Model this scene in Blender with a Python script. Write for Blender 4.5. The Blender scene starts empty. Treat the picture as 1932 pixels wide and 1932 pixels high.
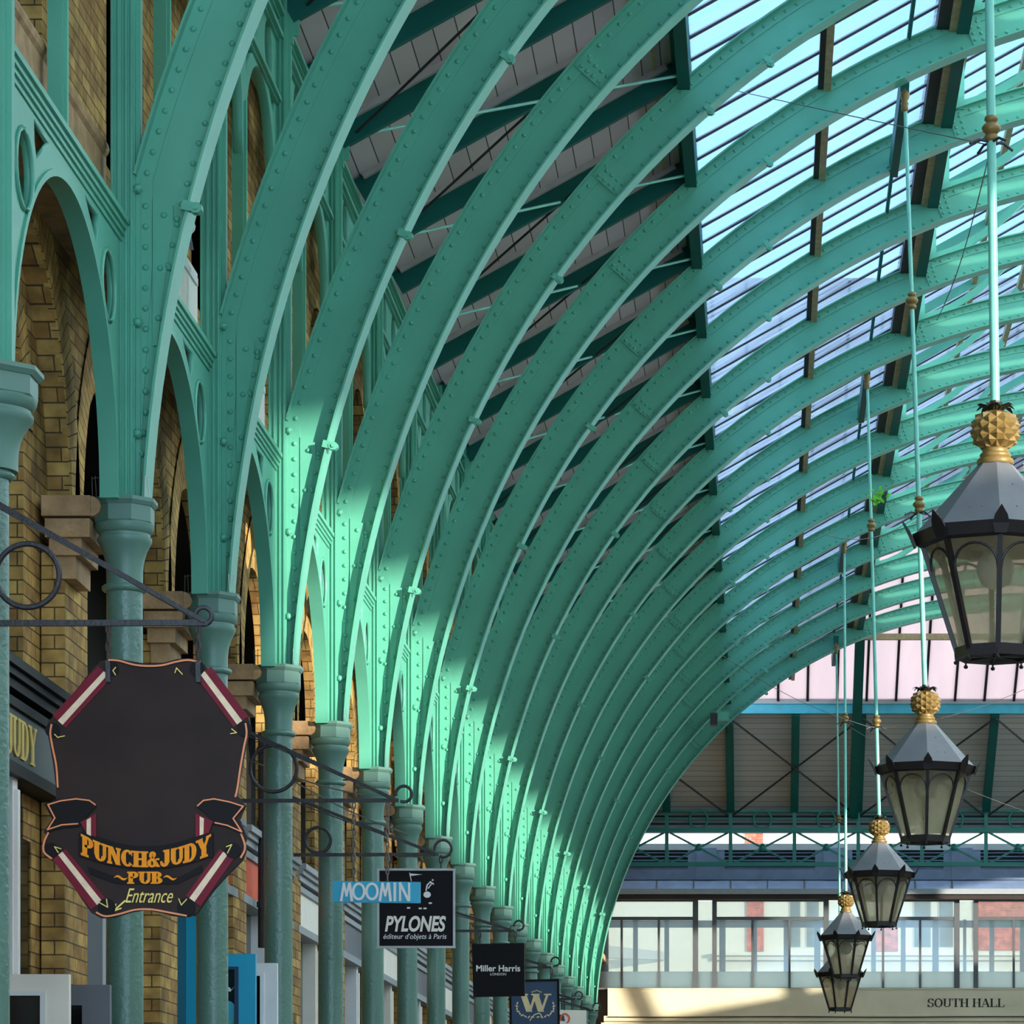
import bpy, bmesh, math, random
from mathutils import Vector, Matrix
random.seed(7)
PI=math.pi
C=bpy.context.scene.collection
S=3.0            # bay spacing in metres
F=6600.0         # focal length in frame pixels
EYE=1.65
VX,VY=1440.0,2247.0
def P(px,py,D):  # a pixel of the photograph at distance D metres -> world
    return Vector(((px-VX)*D/F, D, EYE+(VY-py)*D/F))
def XH(x,h,d):   # bay units -> world
    return Vector((x*S,d*S,EYE+h*S))
ORD=['','first','second','third','fourth','fifth','sixth','seventh','eighth','ninth','tenth','eleventh','twelfth','thirteenth','fourteenth','fifteenth','sixteenth','seventeenth','eighteenth','nineteenth','twentieth']
# ------------------------------------------------------------- materials
def lin(c):
    return tuple(((v/255)/12.92 if v/255<=.04045 else ((v/255+.055)/1.055)**2.4) for v in c)
def new_mat(name):
    m=bpy.data.materials.new(name); m.use_nodes=True
    return m,m.node_tree.nodes,m.node_tree.links,m.node_tree.nodes['Principled BSDF']
def paint(name,rgb,rough=.5,metal=0,var=.12,scale=6,bump=0,bscale=60,spec=.5):
    m,n,l,b=new_mat(name); c=lin(rgb)
    tc=n.new('ShaderNodeTexCoord'); nz=n.new('ShaderNodeTexNoise'); nz.inputs['Scale'].default_value=scale; nz.inputs['Detail'].default_value=5
    l.new(tc.outputs['Object'],nz.inputs['Vector'])
    r=n.new('ShaderNodeValToRGB'); r.color_ramp.elements[0].position=.3; r.color_ramp.elements[1].position=.7
    r.color_ramp.elements[0].color=(*[x*(1-var) for x in c],1); r.color_ramp.elements[1].color=(*[min(1,x*(1+var)) for x in c],1)
    l.new(nz.outputs['Fac'],r.inputs['Fac']); l.new(r.outputs['Color'],b.inputs['Base Color'])
    b.inputs['Roughness'].default_value=rough; b.inputs['Metallic'].default_value=metal
    b.inputs['Specular IOR Level'].default_value=spec
    if bump:
        n2=n.new('ShaderNodeTexNoise'); n2.inputs['Scale'].default_value=bscale; l.new(tc.outputs['Object'],n2.inputs['Vector'])
        bp=n.new('ShaderNodeBump'); bp.inputs['Strength'].default_value=bump; bp.inputs['Distance'].default_value=.01
        l.new(n2.outputs['Fac'],bp.inputs['Height']); l.new(bp.outputs['Normal'],b.inputs['Normal'])
    return m
def brick_mat(name,c1,c2,mortar,uv=False,bw=.225,bh=.075):
    m,n,l,b=new_mat(name)
    br=n.new('ShaderNodeTexBrick'); br.inputs['Scale'].default_value=1
    br.inputs['Brick Width'].default_value=bw; br.inputs['Row Height'].default_value=bh
    br.inputs['Mortar Size'].default_value=.0042; br.inputs['Mortar Smooth'].default_value=.2; br.inputs['Bias'].default_value=0
    br.inputs['Color1'].default_value=(*lin(c1),1); br.inputs['Color2'].default_value=(*lin(c2),1); br.inputs['Mortar'].default_value=(*lin(mortar),1)
    tc=n.new('ShaderNodeTexCoord')
    if uv: l.new(tc.outputs['UV'],br.inputs['Vector'])
    else:
        ge=n.new('ShaderNodeNewGeometry'); sp=n.new('ShaderNodeSeparateXYZ'); l.new(ge.outputs['Position'],sp.inputs[0])
        sn=n.new('ShaderNodeSeparateXYZ'); l.new(ge.outputs['True Normal'],sn.inputs[0])
        ab=n.new('ShaderNodeMath'); ab.operation='ABSOLUTE'; l.new(sn.outputs['X'],ab.inputs[0])
        gt=n.new('ShaderNodeMath'); gt.operation='GREATER_THAN'; gt.inputs[1].default_value=.5; l.new(ab.outputs[0],gt.inputs[0])
        mx=n.new('ShaderNodeMix'); mx.data_type='FLOAT'; l.new(gt.outputs[0],mx.inputs['Factor']); l.new(sp.outputs['X'],mx.inputs['A']); l.new(sp.outputs['Y'],mx.inputs['B'])
        cb=n.new('ShaderNodeCombineXYZ'); l.new(mx.outputs['Result'],cb.inputs['X']); l.new(sp.outputs['Z'],cb.inputs['Y']); l.new(cb.outputs[0],br.inputs['Vector'])
    nz=n.new('ShaderNodeTexNoise'); nz.inputs['Scale'].default_value=7; nz.inputs['Detail'].default_value=8; l.new(tc.outputs['Object'],nz.inputs['Vector'])
    r=n.new('ShaderNodeValToRGB'); r.color_ramp.elements[0].position=.35; r.color_ramp.elements[1].position=.7
    r.color_ramp.elements[0].color=(.4,.36,.32,1); r.color_ramp.elements[1].color=(1.1,1.08,1.02,1); l.new(nz.outputs['Fac'],r.inputs['Fac'])
    mu=n.new('ShaderNodeMixRGB'); mu.blend_type='MULTIPLY'; mu.inputs['Fac'].default_value=.85
    l.new(br.outputs['Color'],mu.inputs['Color1']); l.new(r.outputs['Color'],mu.inputs['Color2']); l.new(mu.outputs['Color'],b.inputs['Base Color'])
    bp=n.new('ShaderNodeBump'); bp.inputs['Strength'].default_value=.8; bp.inputs['Distance'].default_value=.012; bp.invert=True
    l.new(br.outputs['Fac'],bp.inputs['Height']); l.new(bp.outputs['Normal'],b.inputs['Normal']); b.inputs['Roughness'].default_value=.9
    return m
def board_mat(name,rgb,pitch,axis,line=(60,56,54)):
    # boards with thin dark joints, across the given object axis
    m,n,l,b=new_mat(name)
    tc=n.new('ShaderNodeTexCoord'); sp=n.new('ShaderNodeSeparateXYZ'); l.new(tc.outputs['Object'],sp.inputs[0])
    d=n.new('ShaderNodeMath'); d.operation='DIVIDE'; d.inputs[1].default_value=pitch; l.new(sp.outputs[axis],d.inputs[0])
    fr=n.new('ShaderNodeMath'); fr.operation='FRACT'; l.new(d.outputs[0],fr.inputs[0])
    lt=n.new('ShaderNodeMath'); lt.operation='LESS_THAN'; lt.inputs[1].default_value=.055; l.new(fr.outputs[0],lt.inputs[0])
    fl=n.new('ShaderNodeMath'); fl.operation='FLOOR'; l.new(d.outputs[0],fl.inputs[0])
    wn=n.new('ShaderNodeTexWhiteNoise'); wn.noise_dimensions='1D'; l.new(fl.outputs[0],wn.inputs['W'])
    nz=n.new('ShaderNodeTexNoise'); nz.inputs['Scale'].default_value=1.5; nz.inputs['Detail'].default_value=6; l.new(tc.outputs['Object'],nz.inputs['Vector'])
    ad=n.new('ShaderNodeMath'); ad.operation='ADD'; l.new(wn.outputs['Value'],ad.inputs[0]); l.new(nz.outputs['Fac'],ad.inputs[1])
    mr=n.new('ShaderNodeMapRange'); mr.inputs['From Min'].default_value=0; mr.inputs['From Max'].default_value=2; mr.inputs['To Min'].default_value=.82; mr.inputs['To Max'].default_value=1.15; l.new(ad.outputs[0],mr.inputs['Value'])
    c=lin(rgb); mu=n.new('ShaderNodeVectorMath'); mu.operation='SCALE'; mu.inputs[0].default_value=c; l.new(mr.outputs[0],mu.inputs['Scale'])
    mx=n.new('ShaderNodeMixRGB'); l.new(lt.outputs[0],mx.inputs['Fac']); l.new(mu.outputs[0],mx.inputs['Color1']); mx.inputs['Color2'].default_value=(*lin(line),1)
    l.new(mx.outputs['Color'],b.inputs['Base Color']); b.inputs['Roughness'].default_value=.7
    return m
def glass_mat(name,trans,tint,body,streak=True,gloss=.06,rough=.15,body_amt=.35,sc=(1.2,9,1.2),translucent=True,lo=.08,hi=1.7):
    m,n,l,b=new_mat(name); n.remove(b); out=n['Material Output']
    tr=n.new('ShaderNodeBsdfTransparent'); tr.inputs['Color'].default_value=(*lin(tint),1)
    df=n.new('ShaderNodeBsdfTranslucent' if translucent else 'ShaderNodeBsdfDiffuse'); df.inputs['Color'].default_value=(*lin(body),1)
    mx=n.new('ShaderNodeMixShader'); mx.inputs['Fac'].default_value=body_amt
    l.new(tr.outputs[0],mx.inputs[1]); l.new(df.outputs[0],mx.inputs[2])
    if streak:
        tc=n.new('ShaderNodeTexCoord'); mp=n.new('ShaderNodeMapping'); mp.inputs['Scale'].default_value=sc
        l.new(tc.outputs['Object'],mp.inputs[0]); nz=n.new('ShaderNodeTexNoise'); nz.inputs['Scale'].default_value=1; nz.inputs['Detail'].default_value=7
        l.new(mp.outputs[0],nz.inputs['Vector']); mr=n.new('ShaderNodeMapRange'); mr.inputs['From Min'].default_value=.3; mr.inputs['From Max'].default_value=.7
        mr.inputs['To Min'].default_value=body_amt*lo; mr.inputs['To Max'].default_value=min(.95,body_amt*hi); l.new(nz.outputs['Fac'],mr.inputs['Value']); l.new(mr.outputs[0],mx.inputs['Fac'])
    gl=n.new('ShaderNodeBsdfGlossy'); gl.inputs['Roughness'].default_value=rough
    m2=n.new('ShaderNodeMixShader'); m2.inputs['Fac'].default_value=gloss
    l.new(mx.outputs[0],m2.inputs[1]); l.new(gl.outputs[0],m2.inputs[2]); l.new(m2.outputs[0],out.inputs['Surface'])
    return m
M={}
M['teal']=paint('teal_paint',(94,172,146),.34,spec=.35,var=.06,scale=2.5,bump=.12,bscale=25)
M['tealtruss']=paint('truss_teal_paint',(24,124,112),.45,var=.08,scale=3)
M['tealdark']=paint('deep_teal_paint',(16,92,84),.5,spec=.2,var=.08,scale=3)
M['tealrod']=paint('pale_teal_rod',(120,196,176),.35)
M['column']=paint('grey_green_gloss',(98,134,120),.3,var=.08,scale=3,bump=.5,bscale=38)
M['capital']=paint('grey_green_cap',(98,136,122),.4,var=.08,scale=4)
M['turq']=paint('turquoise_beam',(60,170,190),.4)
M['brick']=brick_mat('stock_brick',(222,182,104),(168,126,66),(100,78,50))
M['brickring']=brick_mat('arch_brick',(224,184,108),(190,148,76),(80,62,44),uv=True,bw=.3,bh=.075)
M['stone']=paint('brown_stone',(172,138,98),.85,var=.25,scale=9,bump=.5,bscale=40)
M['bath']=paint('bath_stone',(228,216,182),.85,var=.08,scale=1.6,bump=.2,bscale=30)
M['dark']=paint('unlit_black',(10,9,10),.6)  # near-black colour stands in for unlit interiors
M['glassdark']=paint('dark_glass',(14,16,18),.15)
M['board']=board_mat('soffit_boards',(186,180,178),.19,'X')
M['boardend']=board_mat('end_soffit_boards',(200,196,190),.19,'Y')
M['fillet']=paint('pale_fillet',(176,168,164),.7,var=.1)
M['tan']=paint('tan_timber',(176,158,118),.7,var=.2,scale=12)
M['brown']=paint('dark_brown_timber',(48,36,30),.7,var=.2,scale=12)
M['bar']=paint('dark_glazing_bar',(40,28,38),.6)
M['skyglass']=glass_mat('streaked_roof_glass',0,(184,200,214),(176,184,192),True,.03,.2,.35,sc=(.8,7,.8))
M['diffglass']=glass_mat('sun_diffusing_glass',0,(236,246,255),(240,242,240),False,.04,.4,.98)  # for the unseen right slopes, spreads direct sun into soft light
M['pinkglass']=glass_mat('frosted_end_glass',0,(200,188,188),(198,178,174),True,.03,.4,.7,sc=(2,.3,.3),lo=.7,hi=1.25)
M['winglass']=glass_mat('clear_window_glass',0,(205,208,205),(220,225,220),False,.08,.05,.1)
M['frost']=glass_mat('frosted_band_glass',0,(180,185,180),(175,180,174),False,.05,.4,.75)
M['lampglass']=glass_mat('lantern_glass',0,(252,250,244),(250,244,224),True,.06,.08,.3,sc=(3,3,1.5),lo=.5,hi=1.5)
M['lampblack']=paint('lantern_black',(30,24,26),.45)
M['lamproof']=paint('lantern_grey_roof',(112,110,110),.55,var=.08,scale=5)
M['gold']=paint('gilded_metal',(132,106,56),.45,metal=.2,var=.12,scale=20)
M['leafblack']=paint('dark_leaf_metal',(34,32,22),.5)
M['iron']=paint('black_wrought_iron',(44,40,44),.5,var=.15,scale=20,bump=.3)
M['chain']=paint('rusty_chain',(60,40,42),.6)
M['wire']=paint('grey_wire',(110,104,96),.5,metal=.4)
M['blackgloss']=paint('black_gloss_board',(14,11,15),.5,spec=.15,var=.05)
M['signboard']=paint('sign_brown_black',(50,36,32),.55,spec=.15,var=.3,scale=3)
M['signdark']=paint('ribbon_black',(22,16,17),.55,spec=.15,var=.1)
M['maroon']=paint('maroon_scroll',(120,26,44),.5,spec=.15,var=.15,scale=14)
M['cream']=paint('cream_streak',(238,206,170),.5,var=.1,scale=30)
M['orange']=paint('orange_line',(238,140,88),.5,var=.05)
M['letter']=paint('amber_lettering',(255,150,36),.6,spec=.15,var=.1,scale=40)
M['yellow']=paint('yellow_mark',(244,214,110),.5,var=.05)
M['white']=paint('white_paint',(238,236,232),.5,var=.03)
M['creamw']=paint('cream_paint',(248,240,224),.5,var=.04)
M['blue']=paint('bright_blue_paint',(10,170,205),.4,var=.03)
M['navy']=paint('navy_board',(22,58,92),.4,var=.05)
M['grey']=paint('grey_paint',(104,106,112),.5,var=.05)
M['greyblue']=paint('blue_grey_lead',(108,122,146),.5,var=.15,scale=4)
M['greyfr']=paint('grey_window_frame',(88,90,92),.45,var=.06)
M['palegrey']=paint('pale_grey_fascia',(156,162,164),.5,var=.06)
M['silver']=paint('silver_frame',(166,168,166),.4,metal=.3)
M['palegold']=paint('pale_gold_lettering',(222,200,150),.45)
M['gilt']=paint('gilt_letter',(206,176,84),.4)
M['darkgreen']=paint('dark_green_fascia',(18,36,32),.4)
M['orangeb']=paint('orange_board',(232,88,34),.5)
M['redbrick']=brick_mat('red_brick_street',(214,104,80),(196,90,70),(210,150,130))
M['stucco']=paint('cream_stucco',(206,200,184),.8,var=.04)
M['steel']=paint('steel_spike',(180,180,182),.3,metal=.8)
M['leaf']=paint('bright_green_leaf',(96,190,40),.6,var=.2,scale=20)
M['floor']=paint('stone_paving',(104,98,90),.8,var=.15,scale=2)
M['louver']=paint('black_louver',(22,24,30),.6)
M['tealshadow']=M['teal']
# ------------------------------------------------------------- mesh building
class MB:
    def __init__(s): s.v=[];s.f=[];s.uv={};s.k=0
    def eps(s):      # overlapping pieces of one part never share a plane
        s.k+=1; return (s.k%9)*.00016
    def add(s,vs,fs,uvs=None):
        o=len(s.v); s.v+= [tuple(v) for v in vs]
        for i,f in enumerate(fs):
            if uvs: s.uv[len(s.f)]=uvs[i]
            s.f.append([o+k for k in f])
    def box(s,x0,x1,y0,y1,z0,z1):
        e=s.eps(); x0-=e;x1+=e;y0-=e;y1+=e;z0-=e;z1+=e
        s.add([(x,y,z) for x in (x0,x1) for y in (y0,y1) for z in (z0,z1)],[(0,1,3,2),(4,6,7,5),(0,4,5,1),(2,3,7,6),(0,2,6,4),(1,5,7,3)])
    def hexa(s,a,b):  # two quads
        s.add(list(a)+list(b),[(0,1,2,3),(7,6,5,4),(0,4,5,1),(1,5,6,2),(2,6,7,3),(3,7,4,0)])
    def beam(s,p0,p1,w,h,up=(0,0,1)):
        p0=Vector(p0);p1=Vector(p1);d=(p1-p0).normalized();u=Vector(up);sx=d.cross(u)
        if sx.length<1e-5: sx=Vector((1,0,0))
        sx.normalize();u=sx.cross(d).normalized(); e=s.eps(); w+=e*2; h+=e*2
        q=lambda p:[p-sx*w/2-u*h/2,p+sx*w/2-u*h/2,p+sx*w/2+u*h/2,p-sx*w/2+u*h/2]
        s.hexa(q(p0),q(p1))
    def tube(s,pts,r,n=8,closed=False):
        pts=[Vector(p) for p in pts]; N=len(pts); rings=[]
        for i,p in enumerate(pts):
            if closed: d=pts[(i+1)%N]-pts[i-1]
            else: d=pts[min(i+1,N-1)]-pts[max(i-1,0)]
            d.normalize(); a=d.cross(Vector((0,1,0)))
            if a.length<.1: a=d.cross(Vector((0,0,1)))
            a.normalize(); b=d.cross(a); rr=r[i] if isinstance(r,(list,tuple)) else r
            rings.append([p+a*rr*math.cos(2*PI*k/n)+b*rr*math.sin(2*PI*k/n) for k in range(n)])
        vs=[v for g in rings for v in g]; fs=[]
        for i in range(N if closed else N-1):
            j=(i+1)%N
            for k in range(n): fs.append((i*n+k,i*n+(k+1)%n,j*n+(k+1)%n,j*n+k))
        if not closed: fs+= [tuple(range(n)),tuple((N-1)*n+k for k in range(n))]
        s.add(vs,fs)
    def lathe(s,prof,c=(0,0,0),n=24,a0=0.0):
        c=Vector(c); vs=[]; fs=[]
        for r,z in prof:
            for k in range(n): vs.append(c+Vector((r*math.sin(a0+2*PI*k/n),-r*math.cos(a0+2*PI*k/n),z)))
        for i in range(len(prof)-1):
            for k in range(n): fs.append((i*n+k,i*n+(k+1)%n,(i+1)*n+(k+1)%n,(i+1)*n+k))
        fs+=[tuple(range(n)),tuple((len(prof)-1)*n+k for k in range(n))]
        s.add(vs,fs)
    def dome(s,c,nrm,r,n=10,flat=.95):
        c=Vector(c);nrm=Vector(nrm).normalized();a=nrm.orthogonal().normalized();b=nrm.cross(a)
        vs=[];fs=[]
        for rr,h in ((1,0),(.8,.55),(.4,.9)):
            for k in range(n): vs.append(c+(a*math.cos(2*PI*k/n)+b*math.sin(2*PI*k/n))*r*rr+nrm*r*h*flat)
        vs.append(c+nrm*r*flat)
        for i in range(2):
            for k in range(n): fs.append((i*n+k,i*n+(k+1)%n,(i+1)*n+(k+1)%n,(i+1)*n+k))
        for k in range(n): fs.append((2*n+k,2*n+(k+1)%n,3*n))
        s.add(vs,fs)
    def prism(s,poly,off):   # planar polygon (3D pts) swept by off
        off=Vector(off);off=off*(1+.5*s.eps()/max(off.length,.001));n=len(poly);a=[Vector(p) for p in poly];b=[p+off for p in a]
        s.add(a+b,[tuple(range(n)),tuple(range(2*n-1,n-1,-1))]+[(i,(i+1)%n,n+(i+1)%n,n+i) for i in range(n)])
    def build(s,name,mat,parent=None,loc=(0,0,0),smooth=False,angle=None):
        me=bpy.data.meshes.new(name); me.from_pydata(s.v,[],s.f)
        if s.uv:
            ul=me.uv_layers.new(name='UVMap')
            for fi,uvs in s.uv.items():
                p=me.polygons[fi]
                for k,li in enumerate(p.loop_indices): ul.data[li].uv=uvs[k]
        bm=bmesh.new(); bm.from_mesh(me); bmesh.ops.recalc_face_normals(bm,faces=bm.faces); bm.to_mesh(me); bm.free()
        if smooth:
            for p in me.polygons: p.use_smooth=True
            if angle: me.set_sharp_from_angle(angle=angle)
        me.materials.append(M[mat] if isinstance(mat,str) else mat)
        o=bpy.data.objects.new(name,me); C.objects.link(o); o.location=loc
        if parent is not None: o.parent=parent
        return o
def thing(name,label,cat,group=None,loc=(0,0,0)):
    o=bpy.data.objects.new(name,None); C.objects.link(o); o.location=loc; o.empty_display_size=.2
    o['label']=label;o['category']=cat
    if group:o['group']=group
    return o
def tag(o,label,cat,group=None,kind=None):
    o['label']=label;o['category']=cat
    if group:o['group']=group
    if kind:o['kind']=kind
    return o
def struct(o,label=None,cat=None):
    o['kind']='structure'
    if label:o['label']=label
    if cat:o['category']=cat
    return o
def dup(root,loc,label):
    r=root.copy();C.objects.link(r);r.location=loc;r['label']=label
    for ch in root.children:
        c=ch.copy();C.objects.link(c);c.parent=r
        for g in ch.children:
            e=g.copy();C.objects.link(e);e.parent=c
    return r
def holed(name,outline,holes,x0,x1,mat,parent=None,bevel=0,loc=(0,0,0)):
    # plate in the Y-Z plane between x0 and x1 with holes; outline points are (y,z)
    cu=bpy.data.curves.new(name+'_c','CURVE'); cu.dimensions='2D'; cu.fill_mode='BOTH'; cu.extrude=(x1-x0)/2-bevel; cu.bevel_depth=bevel; cu.bevel_resolution=0
    if bevel: cu.offset=-bevel
    for pl in [outline]+holes:
        sp=cu.splines.new('POLY'); sp.points.add(len(pl)-1)
        for i,(y,z) in enumerate(pl): sp.points[i].co=(y,z,0,1)
        sp.use_cyclic_u=True
    ob=bpy.data.objects.new(name+'_c',cu); C.objects.link(ob)
    dg=bpy.context.evaluated_depsgraph_get(); me=bpy.data.meshes.new_from_object(ob.evaluated_get(dg))
    bpy.data.objects.remove(ob)
    xm=(x0+x1)/2
    for v in me.vertices:
        y,z,x=v.co; v.co=(x+xm,y,z)
    me.materials.clear(); me.materials.append(M[mat] if isinstance(mat,str) else mat); me.name=name
    o=bpy.data.objects.new(name,me); C.objects.link(o); o.location=loc
    if parent is not None:o.parent=parent
    return o
def arc(cy,cz,r,a0,a1,n): return [(cy+r*math.cos(a0+(a1-a0)*i/n),cz+r*math.sin(a0+(a1-a0)*i/n)) for i in range(n+1)]
def ellipse(cy,cz,r,n=20): return [(cy+r*math.cos(2*PI*i/n),cz+r*math.sin(2*PI*i/n)) for i in range(n)]
E0=EYE
def hz(h): return EYE+h*S
# ------------------------------------------------------------- columns
N=18
DN=lambda n:(6.3+(n-1))*S        # distance of column n
XCOL=-1.15*S
def make_column():
    t=thing('iron_column','x','column','iron columns of the arcade')
    zc=hz(1.243)
    m=MB(); m.lathe([(.115,0),(.104,.3),(.1,2.5),(.097,zc-.5)],n=32); m.build('shaft','column',t,smooth=True,angle=.6)
    m=MB(); m.lathe([(.097,zc-.5),(.112,zc-.495),(.122,zc-.485),(.122,zc-.47),(.112,zc-.46),(.097,zc-.455)],n=32); m.build('collar','column',t,smooth=True,angle=.9)
    m=MB(); m.lathe([(.097,zc-.46),(.098,zc-.38),(.104,zc-.33),(.118,zc-.28),(.138,zc-.24),(.146,zc-.225),(.146,zc-.205),(.138,zc-.2),(.138,zc-.185)],n=32)
    m.lathe([(.13,zc-.19),(.148,zc-.175),(.156,zc-.155),(.158,zc-.135),(.152,zc-.128)],n=32)
    m.build('capital','capital',t,smooth=True,angle=.7)
    m=MB(); k=1/math.cos(PI/8)
    m.lathe([(.145*k,zc-.13),(.15*k,zc-.125),(.15*k,zc-.035),(.155*k,zc-.03)],n=8,a0=PI/8)
    m.lathe([(.155*k,zc-.04),(.168*k,zc-.02),(.168*k,zc),(.158*k,zc)],n=8,a0=PI/8)
    m.build('abacus','capital',t)
    return t
col0=make_column(); col0.location=(XCOL,DN(0),0)
col0['label']='nearest grey-green iron column, cut off by the left edge of the picture'
seen=['','behind the big pub sign, nearest whole column','with its capital just right of the pub sign bracket ring','rising right of the pub sign']
for n in range(1,N+1):
    extra=seen[n] if n<4 else {4:'left of the blue lettered hanging board',5:'its capital above the ring of the blue board\'s bracket'}.get(n,'standing between its neighbours in the receding arcade')
    dup(col0,(XCOL,DN(n),0),'%s grey-green iron column of the arcade after the cut-off one, %s'%(ORD[n],extra))
# ------------------------------------------------------------- arch ribs
CX,CH,R0=1.666*S,EYE+1.085*S,2.783*S
DEP=.105*S
ZB=hz(1.243); ZK=hz(1.80)
def ribpts():
    # inner curve by angle from left spring to right spring
    a0=math.asin((ZB-CH)/R0); n=120; res=[]
    for i in range(n+1):
        a=(PI-a0)+(2*a0-PI)*i/n
        res.append((a,Vector((CX+R0*math.cos(a),0,CH+R0*math.sin(a)))))
    return res
XL=-1.128*S
def outer(a,p,off=DEP):
    q=Vector((CX+(R0+off)*math.cos(a),0,CH+(R0+off)*math.sin(a)))
    if p.z<ZK and p.x<CX:
        ins=(DEP-off)
        if q.z<ZK or q.x<XL+ins: q=Vector((XL+ins,0,min(q.z,p.z+.0)))
    if p.z<ZK-.3 and p.x<CX: q.z=p.z
    return q
def strip(m,A,B,y0,y1):
    n=len(A)
    vs=[];fs=[]
    for a,b in zip(A,B):
        vs+= [(a.x,y0,a.z),(b.x,y0,b.z),(b.x,y1,b.z),(a.x,y1,a.z)]
    for i in range(n-1):
        o=4*i
        for k in range(4): fs.append((o+k,o+(k+1)%4,o+4+(k+1)%4,o+4+k))
    fs+=[(0,1,2,3),(4*n-4,4*n-3,4*n-2,4*n-1)]
    m.add(vs,fs)
rp=ribpts()
def make_rib():
    t=thing('arch_rib','x','roof rib','riveted arch ribs of the hall roof')
    inn=[p for a,p in rp]; out=[outer(a,p) for a,p in rp]
    m=MB(); strip(m,inn,out,-.008,.008)
    # angle irons on the faces
    def off(a,p,o): return Vector((CX+(R0+o)*math.cos(a),0,CH+(R0+o)*math.sin(a)))
    s1=[outer(a,p,DEP-.085) for a,p in rp]; s2=[off(a,p,.07) for a,p in rp]
    for i,(a,p) in enumerate(rp):     # keep the strips apart near the foot
        w=out[i]-p
        if w.length<.2:
            s1[i]=out[i]-w*.42; s2[i]=p+w*.2
    strip(m,s1,out,-.02,-.008); strip(m,inn,s2,-.02,-.008)
    strip(m,s1,out,.008,.02)
    NS=len(m.f)
    # rivets
    L=0;last=None;acc=0;k=0
    pitch=.113
    step=pitch/R0; a=PI-math.asin((ZB-CH)/R0)-.03
    riv=MB()
    while a>.35:
        p=off(a,None,0); q=outer(a,p)
        if p.z<ZK:
            w=q-p
            q=Vector((min(XL+.05,p.x-.035),0,p.z if p.z<ZK-.3 else q.z))
            if k%1==0: m.dome((q.x,-.02,q.z),(0,-1,0),.018)
            if w.length>.2: m.dome(tuple(off(a,None,.045)-Vector((0,.02,0))),(0,-1,0),.018)
        else:
            q=off(a,None,DEP-.045); m.dome((q.x,-.02,q.z),(0,-1,0),.018)
            q=off(a,None,.045); m.dome((q.x,-.02,q.z),(0,-1,0),.018)
        a-=step;k+=1
    o=m.build('web','teal',t)
    for p in o.data.polygons:
        if p.index>=NS: p.use_smooth=True
    m=MB(); o2=[off(a,p,-.014) for a,p in rp]; strip(m,inn,o2,-.117,.117); m.build('inner_flange','teal',t)
    m=MB(); idx=[i for i,(a,p) in enumerate(rp) if p.z>ZK-.1 or p.x>CX]
    strip(m,[off(rp[i][0],0,DEP) for i in idx],[off(rp[i][0],0,DEP+.014) for i in idx],-.085,.085); m.build('outer_flange','teal',t)
    # splice plates
    for X,H in ((-.448,2.973),(.688,3.742),(2.64,3.742)):
        a=math.atan2(H*S+EYE-CH,X*S-CX); d=Vector((-math.sin(a),0,math.cos(a))); nr=Vector((math.cos(a),0,math.sin(a)))
        m=MB(); c=Vector((CX,0,CH))+nr*(R0+DEP/2+.0); hw=.072; w=DEP/2-.012
        q=[c-d*hw-nr*w,c+d*hw-nr*w,c+d*hw+nr*w,c-d*hw+nr*w]
        m.hexa([v+Vector((0,-.03,0)) for v in q],[v+Vector((0,-.008,0)) for v in q])
        for i in (-1,1):
            for j in (-1.5,-.5,.5,1.5): 
                v=c+d*i*.038+nr*(j*.062+(.012*i)); m.dome((v.x,-.03,v.z),(0,-1,0),.018)
        m.build('splice_plate','teal',t,smooth=True,angle=.5)
    # gusset at the foot, bolts
    m=MB(); xr=lambda z: CX-math.sqrt(R0*R0-(z-CH)**2)
    zt=hz(1.79); zb=hz(1.30)
    q=[(XL+.09,zt-.01),(XL+.09,hz(1.52))]+[(xr(hz(1.52+.03*k))-.02-.006*k,hz(1.52+.03*k)) for k in range(8)]+[(xr(zt-.1)-.08,zt-.05)]
    m.prism([(x,-.027,z) for x,z in q],(0,.018,0))
    for h,ks in ((1.755,(.15,.22)),(1.66,(.13,.18)),(1.57,(.12,))):
        for kx in ks: m.dome((XL+kx,-.027,hz(h)-.02*(kx>.2)),(0,-1,0),.018)
    m.build('gusset_plate','teal',t,smooth=True,angle=.5)
    for h in (1.80,1.56,1.36):
        m=MB(); x=XL-.005
        m.tube([(x-.02,-.05,hz(h)),(x+.03,-.05,hz(h))],.024,6); m.dome((x+.02,-.06,hz(h)),(0,-1,0),.028,6)
        m.dome((x-.035,-.03,hz(h)-.01),(0,-1,0),.032,8); m.build('bolt','teal',t,smooth=True,angle=.6)
    return t
def add_clamp(parent,X,H):
    a=math.atan2(H*S+EYE-CH,X*S-CX); nr=Vector((math.cos(a),0,math.sin(a))); d=Vector((-math.sin(a),0,math.cos(a)))
    c=Vector((CX,0,CH))+nr*R0; m=MB()
    q=lambda y:[c-d*.026+nr*.022+Vector((0,y,0)),c+d*.026+nr*.022+Vector((0,y,0)),c+d*.026-nr*.03+Vector((0,y,0)),c-d*.026-nr*.03+Vector((0,y,0))]
    m.hexa(q(-.135),q(-.1))
    e=c-nr*.055
    m.prism([e+Vector((.036*math.cos(PI/4*i+.4),-.14,.03*math.sin(PI/4*i+.4))) for i in range(8)],(0,.06,0))
    m.tube([e+Vector((0,-.15,0)),e+Vector((0,-.14,0))],.014,8)
    return m.build('flange_clamp','teal',parent)
ribproto=make_rib(); clampA=[(-1.041,1.765),(-.853,2.262),(-.618,2.687),(-.17,3.185)]; clampB=[(.012,3.32)]
ribs=[]
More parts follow.
